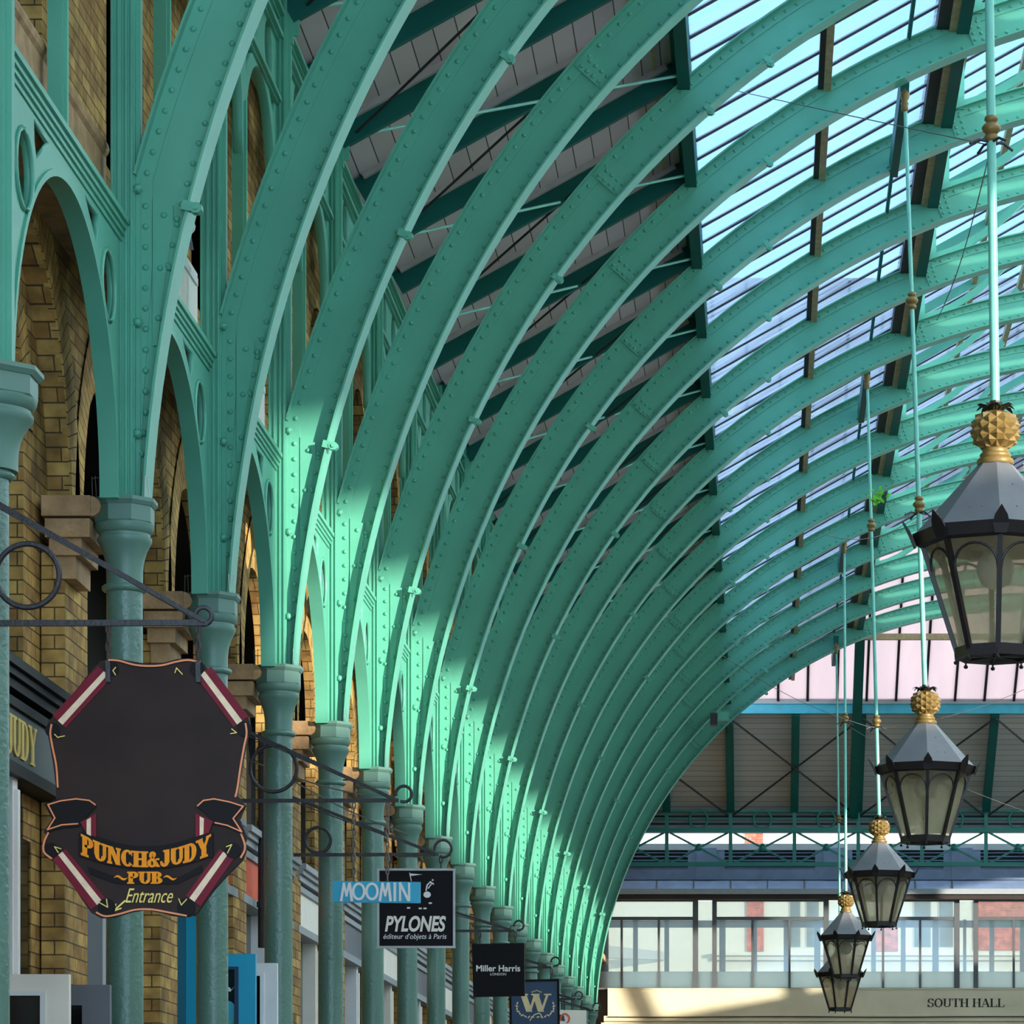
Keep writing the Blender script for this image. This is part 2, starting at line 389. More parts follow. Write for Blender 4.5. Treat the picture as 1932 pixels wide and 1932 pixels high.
for n in range(1,N+1):
    pos='the nearest, darkest one at the upper left' if n==1 else ('the farthest one, against the end wall' if n==N else 'between its neighbours')
    lab='%s teal riveted iron arch rib from the camera%s'%(ORD[n],', darkest, at the upper left' if n==1 else ', against the end wall' if n==N else '')
    if n==1: r=ribproto; r.location=(0,DN(1),0); r['label']=lab
    else: r=dup(ribproto,(0,DN(n),0),lab)
    ribs.append(r)
cm={}
for n in range(1,N+1):
    for X,H in (clampA if n%2 else [])+clampB:
        if (X,H) not in cm: o=add_clamp(ribs[n-1],X,H); cm[(X,H)]=o
        else:
            o=cm[(X,H)].copy(); C.objects.link(o); o.parent=ribs[n-1]
# ------------------------------------------------------------- arcade panels and clerestory
def make_bay():
    t=thing('arcade_arch','x','arch','cast iron arches between the columns')
    half=S/2; zc=hz(1.235); r=.43*S
    z0=hz(1.243); z1=hz(1.705)
    # outline of plate with the arch opening cut from the bottom
    ol=[(-half+.02,z0),(-half+.02,z1),(half-.02,z1),(half-.02,z0)]+arc(0,zc,r+.012,0.02,PI-.02,40)
    holes=[]
    for sgn in (-1,1):
        cy=sgn*(.5-.15)*S; holes.append(ellipse(cy,hz(1.592),.060*S,24))
        holes.append([(sgn*.15*S,hz(1.693)),(sgn*.268*S,hz(1.693)),(sgn*.262*S,hz(1.66)),(sgn*.25*S,hz(1.64))])
    holed('spandrel_plate',ol,holes,-1.165*S,-1.153*S,'teal',t,bevel=.006)
    # raised arch ring
    m=MB()
    A=arc(0,zc,r,0,PI,40); B=arc(0,zc,r+.035,0,PI,40)
    vs=[];fs=[]
    for (y,z),(y2,z2) in zip(A,B): vs+=[(-1.182*S,y,z),(-1.149*S,y,z),(-1.149*S,y2,z2),(-1.182*S,y2,z2)]
    for i in range(40):
        for k in range(4): fs.append((4*i+k,4*i+(k+1)%4,4*i+4+(k+1)%4,4*i+4+k))
    m.add(vs,fs); m.build('arch_ring','teal',t,smooth=True,angle=.6)
    for sgn in (-1,1):
        cy=sgn*(.5-.15)*S; m=MB(); 
        m.tube([(-1.152*S,cy+(.060*S+.006)*math.cos(2*PI*i/24),hz(1.592)+(.060*S+.006)*math.sin(2*PI*i/24)) for i in range(24)],.014,6,True)
        m.build('ring_moulding','teal',t,smooth=True)
    m=MB()
    for (za,zb,x) in ((1.704,1.714,-1.15),(1.714,1.723,-1.146),(1.723,1.733,-1.142),(1.733,1.742,-1.137)):
        m.box(-1.178*S,x*S,-half,half,hz(za),hz(zb)+.002)
    m.build('cornice_beam','teal',t)
    return t
b0=make_bay()
def place_bays(proto,first,fmt,n0=0,n1=N):
    for n in range(n0,n1):
        lab=fmt%ORD[n+1]
        if n==n0: proto.location=(0,DN(n)+S/2,0); proto['label']=lab
        else: dup(proto,(0,DN(n)+S/2,0),lab)
place_bays(b0,0,'%s round-headed teal arcade arch with pierced spandrels, counted from the left edge')
def make_clere():
    t=thing('clerestory_screen','x','screen','cast iron clerestory screens above the arcade')
    half=S/2; zt=hz(2.79); 
    mm=-.03*S
    m=MB(); m.box(-1.178*S,-1.153*S,mm-.045,mm+.045,hz(1.742),hz(2.42)); m.box(-1.153*S,-1.147*S,mm-.02,mm+.02,hz(1.742),hz(2.42))
    m.build('mullion','teal',t)
    ol=[(-half+.05,hz(2.3)),(-half+.05,zt),(half-.05,zt),(half-.05,hz(2.3))]
    def open_(a,b):  # half bay arched head
        c=(a+b)/2; r=(b-a)/2-.03
        return arc(c,hz(2.57)-r,r,0,PI,20)
    pts=[(half-.09,hz(2.3))]+[(p[0],p[1]) for p in open_(mm+.04,half-.06)]+[(mm+.05,hz(2.3)),(mm-.05,hz(2.3))]+[p for p in open_(-half+.06,mm-.04)]+[(-half+.09,hz(2.3))]
    ol+=pts
    holes=[]
    for a,b in ((-half+.06,mm-.04),(mm+.04,half-.06)):
        c=(a+b)/2
        w=(b-a)/2
        for u in (-.5,.5): holes.append([(c+u*w+(.26*w)*math.cos(2*PI*i/20),hz(2.665)+.062*S*math.sin(2*PI*i/20)) for i in range(20)])
        for sg in (-1,1): holes.append([(c+sg*w*.93,hz(2.575)),(c+sg*w*.5,hz(2.575)),(c+sg*w*.8,hz(2.535)),(c+sg*w*.93,hz(2.5))])
    holed('tracery_panel',ol,holes,-1.175*S,-1.153*S,'teal',t,bevel=.006)
    m=MB()
    for h,w in ((2.585,.02),(2.737,.03),(2.79,.04)):
        m.box(-1.185*S,-1.145*S+w,-half,half,hz(h)-.03,hz(h)); m.box(-1.18*S,-1.15*S+w*.5,-half,half,hz(h)-.045,hz(h)-.03)
    m.build('moulded_rail','teal',t)
    return t
cl=make_clere()
place_bays(cl,0,'%s teal clerestory screen of slender arches above the arcade, counted from the left edge')
def make_post():
    t=thing('clerestory_post','x','post','moulded posts above the column capitals')
    m=MB(); m.box(-1.172*S,-1.128*S,-.06,.06,hz(1.243),hz(2.83))
    for x,w in ((-1.168,.012),(-1.155,.02),(-1.143,.012),(-1.133,.012)): m.box(x*S-w/2,x*S+w/2,-.075,-.06,hz(1.243),hz(2.82))
    m.box(-1.128*S,-1.12*S,-.03,.03,hz(1.243),hz(2.8))
    m.build('moulded_shaft','teal',t)
    m=MB(); m.box(-1.128*S,-1.115*S,-.03,.03,hz(2.72),hz(2.84)); m.box(-1.128*S,-1.10*S,-.01,.01,hz(2.74),hz(2.84)); m.build('roof_bracket','teal',t)
    return t
po=make_post(); po.location=(0,DN(0),0); po['label']='teal moulded clerestory post at the left edge, above the cut-off column'
for n in range(1,N+1): dup(po,(0,DN(n),0),'teal moulded clerestory post above the %s capital after the cut-off one'%ORD[n])
# ------------------------------------------------------------- brick wall
Y0=DN(-1)-2; Y1=78.2
XW=-1.262*S
outl=[(Y0,0),(Y0,hz(2.95)),(Y1,hz(2.95)),(Y1,0)]
holes=[];holes2=[];
for n in range(-1,N+1):
    cy=DN(n)+.62*S
    h=arc(cy,hz(1.24),.445*S,0,PI,30); holes.append([(cy+.445*S,.02)]+h+[(cy-.445*S,.02)])
    h=arc(cy,hz(1.35),.235*S,0,PI,24); holes2.append([(cy+.30*S,.02),(cy+.30*S,hz(.62)),(cy+.235*S,hz(.62))]+h+[(cy-.235*S,hz(.62)),(cy-.30*S,hz(.62)),(cy-.30*S,.02)])
    h=arc(cy,hz(2.3),.2*S,0,PI,20); holes.append([(cy+.2*S,hz(1.97))]+h+[(cy-.2*S,hz(1.97))])
w=holed('wall_left',outl,holes,XW-.12,XW,'brick'); struct(w,'yellow stock brick wall with round arches behind the iron arcade','wall')
w2=holed('wall_left',[(Y0,0),(Y0,hz(1.8)),(Y1,hz(1.8)),(Y1,0)],holes2,XW-.2,XW-.121,'brick'); struct(w2,'inner brick order of the arcade wall','wall')
# brick arch rings
for n in range(0,N):
    cy=DN(n)+.62*S; m=MB()
    for (ri,ro,x,zc) in ((.445*S,.445*S+.235,XW+.012,hz(1.24)),(.235*S,.235*S+.215,XW-.112,hz(1.35))):
        K=44
        for i in range(K):
            a,b=PI*i/K,PI*(i+1)/K
            q=[(x,cy+ri*math.cos(a),zc+ri*math.sin(a)),(x,cy+ro*math.cos(a),zc+ro*math.sin(a)),(x,cy+ro*math.cos(b),zc+ro*math.sin(b)),(x,cy+ri*math.cos(b),zc+ri*math.sin(b))]
            q2=[(v[0]-.04,v[1],v[2]) for v in q]
            um=ri*1.15
            uvs=[[(0,a*um),(.3,a*um),(.3,b*um),(0,b*um)]]+[[(0,0)]*4]*5
            uvs[3]=[(0,a*um),(0,b*um),(.05,b*um),(.05,a*um)]
            o=len(m.v); 
            m.add(q+q2,[(0,1,2,3),(7,6,5,4),(0,4,5,1),(3,2,6,7),(0,3,7,4)],[[(0,a*um),(.3,a*um),(.3,b*um),(0,b*um)],[(0,0)]*4,[(0,a*um)]*4,[(0,b*um)]*4,[(0,a*um),(0,b*um),(.1,b*um),(.1,a*um)]])
    tag(m.build('brick_arch','brickring'),'%s yellow brick arch ring behind the iron arcade, counted from the left edge'%ORD[n+1],'brick arch','brick arches behind the arcade')
# near-black sheets stand in for the shade behind the openings
m=MB(); m.box(XW-1.3,XW-1.25,Y0,Y1,0,hz(2.9)); struct(m.build('wall_inner','dark'),'near-black wall standing in for the shade inside the brick arches','wall')
m=MB(); m.box(XW-1.3,XW-.34,Y0,Y1,hz(1.62),hz(1.66)); struct(m.build('ceiling_arcade','dark'),'near-black ceiling standing in for the shade inside the shops','ceiling')
m=MB(); m.box(XW-.12,XW-.08,Y0,Y1,hz(1.9),hz(2.6)); 
# impost blocks and lower pilasters
def make_pier():
    t=thing('brick_pier','x','brick pier','brick piers beside the columns')
    m=MB(); m.box(XW-.11,XW+.015,-.02,.62,0,hz(1.16)); m.build('brickwork','brick',t)
    m=MB(); m.box(-1.285*S,-1.205*S,-.13,.4,hz(1.17),hz(1.203)); m.box(-1.28*S,-1.222*S,-.09,.38,hz(1.14),hz(1.172))
    m.tube([(-1.203*S,-.13,hz(1.225)),(-1.203*S,.4,hz(1.225))],.055,10); m.box(-1.29*S,-1.203*S,-.15,.42,hz(1.207),hz(1.243))
    m.box(-1.275*S,-1.235*S,-.05,.36,hz(1.10),hz(1.142))
    m.build('stone_impost','stone',t,smooth=True,angle=.5)
    return t
pr=make_pier()
for n in range(0,N+1):
    lab='yellow brick pier with brown stone impost beside the %s'%('cut-off column at the left edge' if n==0 else '%s column after the cut-off one'%ORD[n])
    if n==0: pr.location=(0,DN(0),0); pr['label']=lab
    else: dup(pr,(0,DN(n),0),lab)
# balustrade coping and cream panels upstairs
m=MB(); m.box(XW,-1.17*S,Y0,Y1,hz(1.70),hz(1.742)); struct(m.build('trim_1','stone'),'stone ledge on the brick wall behind the iron beam','ledge')
m=MB(); y0,y1=DN(0)-1,DN(1)+.1
m.tube([(-1.2*S,y0,hz(1.885)),(-1.2*S,y1,hz(1.885))],.05,12); m.box(-1.225*S,-1.19*S,y0,y1,hz(1.80),hz(1.868)); m.box(-1.22*S,-1.205*S,y0,y1,hz(1.742),hz(1.81))
tag(m.build('stone_coping','stone',smooth=True,angle=.5),'brown stone coping with rounded top behind the nearest clerestory posts','coping')
for n in range(1,7):
    t=thing('balustrade_panel','cream painted panel standing on the beam, behind the %s clerestory post of the arcade'%ORD[n+1],'panel','cream panels above the arcade beam')
    ya=DN(n)+.84*S; yb=DN(n)+1.12*S
    m=MB(); m.box(-1.225*S,-1.2*S,ya,yb,hz(1.745),hz(1.945)); m.build('board','creamw',t)
    m=MB(); m.box(-1.2*S,-1.196*S,ya+.05,yb-.05,hz(1.765),hz(1.785)); m.box(-1.2*S,-1.196*S,ya+.05,yb-.05,hz(1.915),hz(1.93)); m.box(-1.2*S,-1.196*S,ya+.05,ya+.09,hz(1.765),hz(1.93)); m.build('moulding','white',t)
t=thing('floodlight','small white round floodlight above the cream panel right of the nearest rib','light'); m=MB()
q=P(353,428,20.6); m.tube([q,q+Vector((.0,.09,.02))],[.045,.03],12); m.tube([q+Vector((0,-.01,0)),q],.05,12); m.build('housing','white',t); m=MB(); m.beam(q+Vector((0,.05,0)),q+Vector((.02,.06,-.12)),.015,.015,(0,1,0)); m.build('bracket','grey',t)
# bird spikes
for n in range(1,8):
    m=MB(); 
    for (dx,dy) in ((-.155,-.1),(-.13,-.12),(.13,-.13),(.15,-.09)): m.tube([(XCOL+dx,DN(n)+dy,ZB),(XCOL+dx+random.uniform(-.01,.01),DN(n)+dy,ZB+.11)],.0022,4)
    m.tube([(XCOL-.155,DN(n)-.1,ZB+.1),(XCOL-.1,DN(n)-.1,ZB+.11)],.0015,4)
    tag(m.build('bird_spikes','steel'),'thin steel bird spikes standing on the %s capital after the cut-off one'%ORD[n],'bird spikes','bird spikes on the capitals')
# ------------------------------------------------------------- roof
SL=.56; XE,HE=-1.13,2.80; XP,HP=-.235,3.30
def roofline(x,off=0): return HE+(HP-HE)/(XP-XE)*(x-XE)+off
ang=math.atan((HP-HE)/(XP-XE))
YA,YB=-6.0,77.0
# boards (local X runs up the slope)
Lb=math.hypot((XP-XE)*S,(HP-HE)*S)
m=MB(); m.box(-.35,Lb+.02,0,YB-YA,.0,.05)
o=m.build('ceiling','board'); o.rotation_euler=(0,-ang,0); o.location=(XE*S,YA,hz(HE)+.12); struct(o,'grey boarded soffit of the lower roof slope','ceiling')
def rafter_beam(m,x0,x1,y0,y1,dz,w,h):
    m.beam((x0*S,y0,hz(roofline(x0))+dz),(x1*S,y1,hz(roofline(x1))+dz),w,h,(-math.sin(ang),0,math.cos(ang)))
def make_rafter():
    t=thing('rafter','x','rafter','dark teal rafters under the boarded soffit')
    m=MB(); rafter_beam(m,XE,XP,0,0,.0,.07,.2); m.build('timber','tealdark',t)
    m=MB(); rafter_beam(m,XE+.01,XP-.05,-.06,-.06,.095,.05,.05); m.build('pale_fillet','fillet',t); t.children[-1]['label']='pale grey fillet'
    return t
rf=make_rafter()
for k in range(0,2*(N-0)+1):
    y=DN(1)+k*S/2-S; 
    lab='%s dark teal rafter of the boarded lower roof, counted from the camera'%(ORD[k+1] if k<20 else 'twenty-'+ORD[k-19] if k<29 else 'thirtieth' if k==29 else 'thirty-'+ORD[k-29] if k-29<10 else 'fortieth')
    if k==0: rf.location=(0,y,0); rf['label']=lab
    else: dup(rf,(0,y,0),lab)
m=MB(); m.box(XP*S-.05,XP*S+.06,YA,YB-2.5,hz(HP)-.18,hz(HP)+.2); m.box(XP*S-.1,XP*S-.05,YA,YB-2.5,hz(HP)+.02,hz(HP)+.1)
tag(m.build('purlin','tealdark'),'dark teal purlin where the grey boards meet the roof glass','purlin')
m=MB(); m.box(XP*S-.3,XP*S-.24,YA,YB-2.5,hz(HP)-.03,hz(HP)+.02)
tag(m.build('cover_strip','tan'),'tan cover strip along the top of the grey boards','trim')
# tie rods: pale ones to the far purlin, dark ones to the near purlin
def rod(name,mat,dy,r,cat,grp,lab):
    first=None
    for n in range(1,N+1):
        l=lab%ORD[n]
        if first is None:
            t=thing(name,l,cat,grp,(0,DN(n),0)); m=MB(); a=Vector((XE*S+.12,0,hz(roofline(XE+.04))-.05)); b=Vector((XP*S-.02,dy,hz(HP)-.14))
            m.tube([a,b],r,8); m.build('bar',mat,t); m=MB()
            m.tube([a+Vector((-.04,0,0)),a+Vector((.05,0,.02))],.02,8); m.dome(b,(0,-1,0),.03); m.build('fixing','tealrod' if mat=='tealrod' else 'iron',t); first=t
        else: dup(first,(0,DN(n),0),l)
rod('tie_rod','tealrod',.9*S,.014,'tie rod','pale tie rods under the boards','pale teal tie rod leaning away under the grey boards, %s from the camera')
rod('bracing_rod','iron',-.9*S,.012,'bracing rod','black bracing rods under the boards','black bracing rod crossing under the grey boards, %s from the camera')
# glazing bays
GX1=.63
gang=math.atan((roofline(GX1)-HP)/(GX1-XP)); Lg=math.hypot((GX1-XP)*S,(roofline(GX1)-HP)*S)
def make_glazing(x0,h0,x1,h1,dy=S,mat='skyglass'):
    t=bpy.data.objects.new('window_1',None);C.objects.link(t)
    a=math.atan2(h1-h0,x1-x0); L=math.hypot((x1-x0)*S,(h1-h0)*S); 
    m=MB(); m.box(0,L,0,dy,-.003,.003); g=m.build('pane',mat,t)
    m=MB()
    for k in range(5): m.box(0,L,k*dy/5-.014,k*dy/5+.014,-.018,.012)
    g2=m.build('glazing_bar','bar',t); 
    m=MB()
    for k in range(5): m.box(0,L,k*dy/5-.004,k*dy/5+.004,-.021,-.018)
    m.build('bar_cap','tan',g2)
    t.rotation_euler=(0,-a,0); t.location=(x0*S,0,hz(h0)+.16)
    return t
gl=make_glazing(XP,HP,GX1,roofline(GX1)); num=[1]
def rep_glazing(gl,k0,k1,what):
    base=gl.location.copy()
    for k in range(k0,k1):
        y=DN(1)+k*S-1.5*S
        if k==k0: o=gl
        else: o=dup(gl,base,'')
        o.location=(base.x,y,base.z); o.name='window_%d'%num[0]; num[0]+=1
        struct(o,what%(k-k0+1),'skylight')
rep_glazing(gl,1,19,'glazed roof strip %d of the lower slope counted from the camera')
# longitudinal timbers on the glass
for x,lab in ((.20,'tan and brown glazing purlin running along the middle of the left glass slope'),):
    t=thing('glazing_purlin',lab,'purlin'); z=hz(roofline(x))
    m=MB(); m.box(x*S-.015,x*S+.055,YA,YB-4,z+.02,z+.14); m.build('tan_face','tan',t)
    m=MB(); m.box(x*S-.07,x*S-.015,YA,YB-4,z+.04,z+.14); m.build('dark_face','brown',t)
t=thing('lantern_sill','dark brown, tan and teal timber sill under the raised roof lantern','beam'); z=hz(roofline(.64))
m=MB(); m.box(.56*S,.60*S,YA,YB-6,z-.12,z+.2); m.build('brown_board','brown',t)
m=MB(); m.box(.60*S,.625*S,YA,YB-6,z-.14,z+.2); m.build('tan_board','tan',t)
m=MB(); m.box(.625*S,.665*S,YA,YB-6,z-.16,z+.2); m.build('teal_board','tealdark',t)
m=MB(); m.tube([(.47*S,YA,hz(3.72)),(.47*S,YB-6,hz(3.72))],.022,8); tag(m.build('conduit','tealdark'),'thin dark teal rail running lengthwise on top of the ribs','rail')
# raised lantern roof
LX0,LH0,LX1,LH1=.70,4.06,1.666,4.60
g3=make_glazing(LX0,LH0,LX1,LH1); rep_glazing(g3,0,18,'glazed strip %d of the raised lantern roof, left slope')
t=thing('lantern_purlins','x','purlin')
t['label']='tan timber purlins of the raised lantern roof'; 
for k,x in enumerate((.72,.98,1.24,1.5)):
    z=hz(LH0+(LH1-LH0)*(x-LX0)/(LX1-LX0)); m=MB(); m.box(x*S-.03,x*S+.04,YA,YB-8,z+.02,z+.12); m.build('purlin','tan',t)
m=MB(); m.box(LX0*S-.06,LX0*S+.02,YA,YB-8,hz(LH0)-.05,hz(LH0)+.18); m.build('eave_board','teal',t)
def make_brace():
    t=thing('lantern_truss','x','roof frame','lantern roof frames above the ribs')
    sa=math.atan2(LH1-LH0,LX1-LX0)
    m=MB(); m.beam((LX0*S-.05,0,hz(LH0)+.03),(LX1*S,0,hz(LH1)+.03),.07,.11,(-math.sin(sa),0,math.cos(sa))); m.build('rafter','teal',t)
    m=MB(); m.box(LX0*S-.06,LX0*S+.02,-.04,.04,hz(3.8),hz(LH0)); m.build('post','teal',t)
    m=MB(); pts=[]
    for i in range(9):
        u=i/8; pts.append((LX0*S+.02+u*.8*S*.6,0,hz(3.82)+u*u*(.26*S)+.12*u*S))
    vs=[];fs=[]
    for p in pts: vs+=[(p[0]-.03,-.03,p[2]+.035),(p[0]+.025,-.03,p[2]-.03),(p[0]+.025,.03,p[2]-.03),(p[0]-.03,.03,p[2]+.035)]
    for i in range(8):
        for k in range(4): fs.append((4*i+k,4*i+(k+1)%4,4*i+4+(k+1)%4,4*i+4+k))
    m.add(vs,fs); m.build('curved_brace','teal',t,smooth=True,angle=.6)
    return t
br=make_brace(); 
for k in range(0,17):
    y=DN(k); lab='%s teal lantern roof frame with curved brace, counted from the camera'%ORD[k+1]
    if k==0: br.location=(0,y,0); br['label']=lab
    else: dup(br,(0,y,0),lab)
# far slopes of roof (mirrored) out of view, glass made diffusing to soften the sun
mx=lambda x: 2*1.666-x
g4=make_glazing(mx(LX0),LH0,LX1,LH1,mat='diffglass'); 
rep_glazing(g4,0,18,'unseen sun-diffusing strip %d of the raised lantern roof, right slope')
g5=make_glazing(mx(XP),HP,mx(GX1),roofline(GX1),mat='diffglass'); rep_glazing(g5,1,19,'unseen sun-diffusing roof strip %d of the right lower slope')
m=MB(); m.box(-.35,Lb+.02,0,YB-YA,-.05,0); o=m.build('ceiling','board'); o.rotation_euler=(0,PI+ang,0); o.location=(mx(XE)*S,YA,hz(HE)+.12); struct(o,'grey boarded soffit of the right roof slope','ceiling')
for (x0,h0,x1,h1,ye) in ((XP,HP,GX1,roofline(GX1),DN(1)-.5*S),(LX0,LH0,LX1,LH1,DN(1)-1.5*S)):
    for sd_ in (0,1):
        a_,b_=(x0,x1) if not sd_ else (mx(x0),mx(x1))
        m=MB(); m.prism([(a_*S,-6,hz(h0)+.16),(b_*S,-6,hz(h1)+.16),(b_*S,-6,hz(h1)+.2),(a_*S,-6,hz(h0)+.2)],(0,ye+6,0)); struct(m.build('ceiling_shade','board'),'unseen roof boards added to darken the near end of the hall','ceiling')  # solid boards added out of view to shade the nearest ribs
# right side wall: open clerestory band lets the low sun in
XR=mx(-1.26)*S
m=MB(); m.box(XR,XR+.3,-6,80,0,hz(1.78)); struct(m.build('wall_right','brick'),'brick arcade wall on the far right side of the hall','wall')
m=MB(); m.box(mx(.60)*S,mx(.56)*S,YA,YB-6,hz(3.75),hz(4.12)); struct(m.build('wall_sun_block','board'),'unseen boards added to keep sun out of the roof lantern','wall')  # added to stop sun stripes through the lantern's open side
m=MB(); m.box(XR,XR+.3,9,80,hz(1.78),hz(2.2)); struct(m.build('wall_right','brick'),'unseen brick band added to cut off the low sun from below','wall')  # height chosen to set the lower edge of the sun patch
m=MB(); m.box(XR,XR+.3,-6,9.0,hz(1.78),hz(3.0)); struct(m.build('wall_right','brick'),'unseen brick wall added to keep the sun off the nearest ribs','wall')  # added out of view to block sun from the first ribs
m=MB(); m.box(-12,XR+.3,-6,100,-.1,0); struct(m.build('floor','floor'),'stone paved floor of the hall','floor')
m=MB(); m.box(XW-1.3,XE*S+.02,Y0,Y1,hz(2.9),hz(2.95)); struct(m.build('ceiling_sky_block','dark'),'dark strip added over the upper gallery to block the sky','ceiling')  # added to close the gap and keep the sky out
# ------------------------------------------------------------- end of the hall (hipped roof end)
EY=77.0; EHe=EYE+8.37
def hip(y): return EHe+.56*(EY-y)
YP=73.86
ha=math.atan(.56)
xl,xr_=-7.0,XR
Lh=math.hypot(EY-YP,.56*(EY-YP))
m=MB(); m.box(0,xr_-xl,-.3,Lh,.1,.15); o=m.build('ceiling_back','boardend'); 
o.rotation_euler=(ha,0,PI); o.location=(xr_,EY,EHe+0.0); struct(o,'grey boarded soffit of the hall end roof','ceiling')
PX=[1258+120.4*i for i in range(-1,11)]
for i,px in enumerate(PX):
    x=(px-VX)*EY/F; m=MB(); m.beam((x,EY-.1,hip(EY-.1)-.02),(x,YP,hip(YP)-.02),.17,.2,(0,.49,.87))
    tag(m.build('end_rafter','tealdark'),'%s dark teal rafter from the left on the grey boards of the end roof'%ORD[i+1],'rafter','rafters of the end roof')
    # fillets
for i in range(0,10,2):
    xa=(PX[i]-VX)*EY/F; xb=(PX[i+1]-VX)*EY/F; xc=(PX[i+2]-VX)*EY/F if i+2<len(PX) else xb
    ym,zm=(EY+YP)/2,hip((EY+YP)/2)-.14
    t=thing('cross_bracing','black crossed bracing rods on the end roof, %s pair from the left'%ORD[i//2+1],'bracing','crossed rods of the end roof')
    for (A,B) in (((xa,YP),(xc,EY)),((xa,EY),(xc,YP))):
        m=MB(); m.tube([(A[0],A[1],hip(A[1])-.14),(B[0],B[1],hip(B[1])-.14)],.022,6); m.build('rod','iron',t)
m=MB(); m.box(xl,xr_,YP-.1,YP+.1,hip(YP)-.06,hip(YP)+.14); tag(m.build('end_purlin','turq'),'bright turquoise beam between the end roof boards and the end glass','beam')
m=MB(); m.box(xl,xr_,YP-.14,YP+.06,hip(YP)+.14,hip(YP)+.26); tag(m.build('glazing_sill','palegrey'),'pale weathered sill above the turquoise beam','sill')
# end glass
g=MB(); L2=12.5; g.box(0,xr_-xl,0,L2,-.004,.004); o=g.build('window_end','pinkglass'); o.rotation_euler=(ha,0,PI); o.location=(xr_,YP-.05,hip(YP-.05)+.15); struct(o,'frosted pinkish white glass slope at the end of the hall','skylight')
w=MB(); step=55.5*YP/F
x=(1468-VX)*YP/F-step*6
while x<xr_:
    w.beam((x,YP,hip(YP)+.15),(x,YP-L2*math.cos(ha),hip(YP-L2*math.cos(ha))+.15),.05,.07,(0,.49,.87)); x+=step
w.build('glazing_bar','bar',o); 
ch=o.children[0]; ch.matrix_parent_inverse=(Matrix.Translation(o.location)@o.rotation_euler.to_matrix().to_4x4()).inverted()
for k,yy in enumerate((YP-2.13,YP-5.0,YP-8.0)):
    m=MB(); m.box(xl,xr_,yy-.06,yy+.06,hip(yy)-.02,hip(yy)+.1); tag(m.build('end_glazing_purlin','tan'),'%s tan timber rail crossing the end glass, counted upwards'%ORD[k+1],'rail','tan rails on the end glass')
x=(1620-VX)*(YP-.5)/F; m=MB(); m.beam((x-.02,EY-.1,EHe-.1),(x-.02,YP-3.6,hip(YP-3.6)-.05),.2,.2,(0,.49,.87)); m.lathe([(.1,0),(.1,.08)],(x-.02,YP-2.7,hip(YP-2.7)-.1),10)
tag(m.build('end_principal_rafter','tealdark'),'thick dark green rafter running up the end glass right of the arch ribs','rafter')
# hip infill: dark roof void left of the last rib hides behind ribs
# truss at the eave
t=thing('lattice_truss','long dark teal lattice truss with rings spanning the hall end','truss')
zz=lambda py:EYE+(VY-py)*EY/F
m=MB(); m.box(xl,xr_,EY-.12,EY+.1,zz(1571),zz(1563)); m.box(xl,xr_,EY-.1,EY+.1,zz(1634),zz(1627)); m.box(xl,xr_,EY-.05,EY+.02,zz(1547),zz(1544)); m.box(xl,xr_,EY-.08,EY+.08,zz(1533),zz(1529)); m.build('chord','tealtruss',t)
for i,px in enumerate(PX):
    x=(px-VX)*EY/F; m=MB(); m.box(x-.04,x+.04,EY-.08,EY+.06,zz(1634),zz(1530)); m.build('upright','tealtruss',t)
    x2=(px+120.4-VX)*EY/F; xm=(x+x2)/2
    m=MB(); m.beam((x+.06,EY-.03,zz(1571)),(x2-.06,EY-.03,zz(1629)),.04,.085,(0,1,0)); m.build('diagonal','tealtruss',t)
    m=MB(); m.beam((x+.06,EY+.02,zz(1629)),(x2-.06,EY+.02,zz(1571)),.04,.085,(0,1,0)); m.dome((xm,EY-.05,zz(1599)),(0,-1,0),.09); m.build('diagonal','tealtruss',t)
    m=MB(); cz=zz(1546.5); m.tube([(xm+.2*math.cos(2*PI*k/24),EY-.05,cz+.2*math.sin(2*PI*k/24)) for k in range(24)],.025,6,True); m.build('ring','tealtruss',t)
m=MB(); m.box(xl,xr_,EY+.35,EY+.4,zz(1569),zz(1520)); o=tag(m.build('slatted_panel','palegrey'),'pale grey slatted band behind the rings of the lattice truss','panel')
m=MB()
for py in (1524,1537,1551,1566): m.box(xl,xr_,EY+.3,EY+.35,zz(py+2.2),zz(py-1))
m.build('slats','louver',o)
# facade behind truss
FY=77.9
fz=lambda py:EYE+(VY-py)*FY/F
fx=lambda px:(px-VX)*FY/F
m=MB(); m.box(xl,xr_,FY-.05,FY+.6,fz(1660),fz(1640)); m.prism([(xl,FY-.35,fz(1681)),(xl,FY+.02,fz(1658)),(xl,FY+.2,fz(1681))],(xr_-xl,0,0)); 
tag(m.build('lead_flashing','greyblue'),'blue-grey sloping lead flashing above the end windows','flashing')
for i in range(0,10):
    x=fx(1170+i*69.5); m=MB(); m.beam((x,FY-.37,fz(1681)),(x,FY,fz(1659)),.03,.03); tag(m.build('flashing_joint','iron'),'%s joint clip from the left along the blue-grey flashing'%ORD[i+1],'clip','joint clips on the flashing')
t=thing('gutter','pale grey gutter with dark underside above the end windows','gutter')
m=MB(); m.box(xl,xr_,FY-.45,FY,fz(1690),fz(1680)); m.build('pale_face','palegrey',t); m=MB(); m.box(xl,xr_,FY-.38,FY,fz(1699),fz(1689.5)); m.build('dark_underside','brown',t)
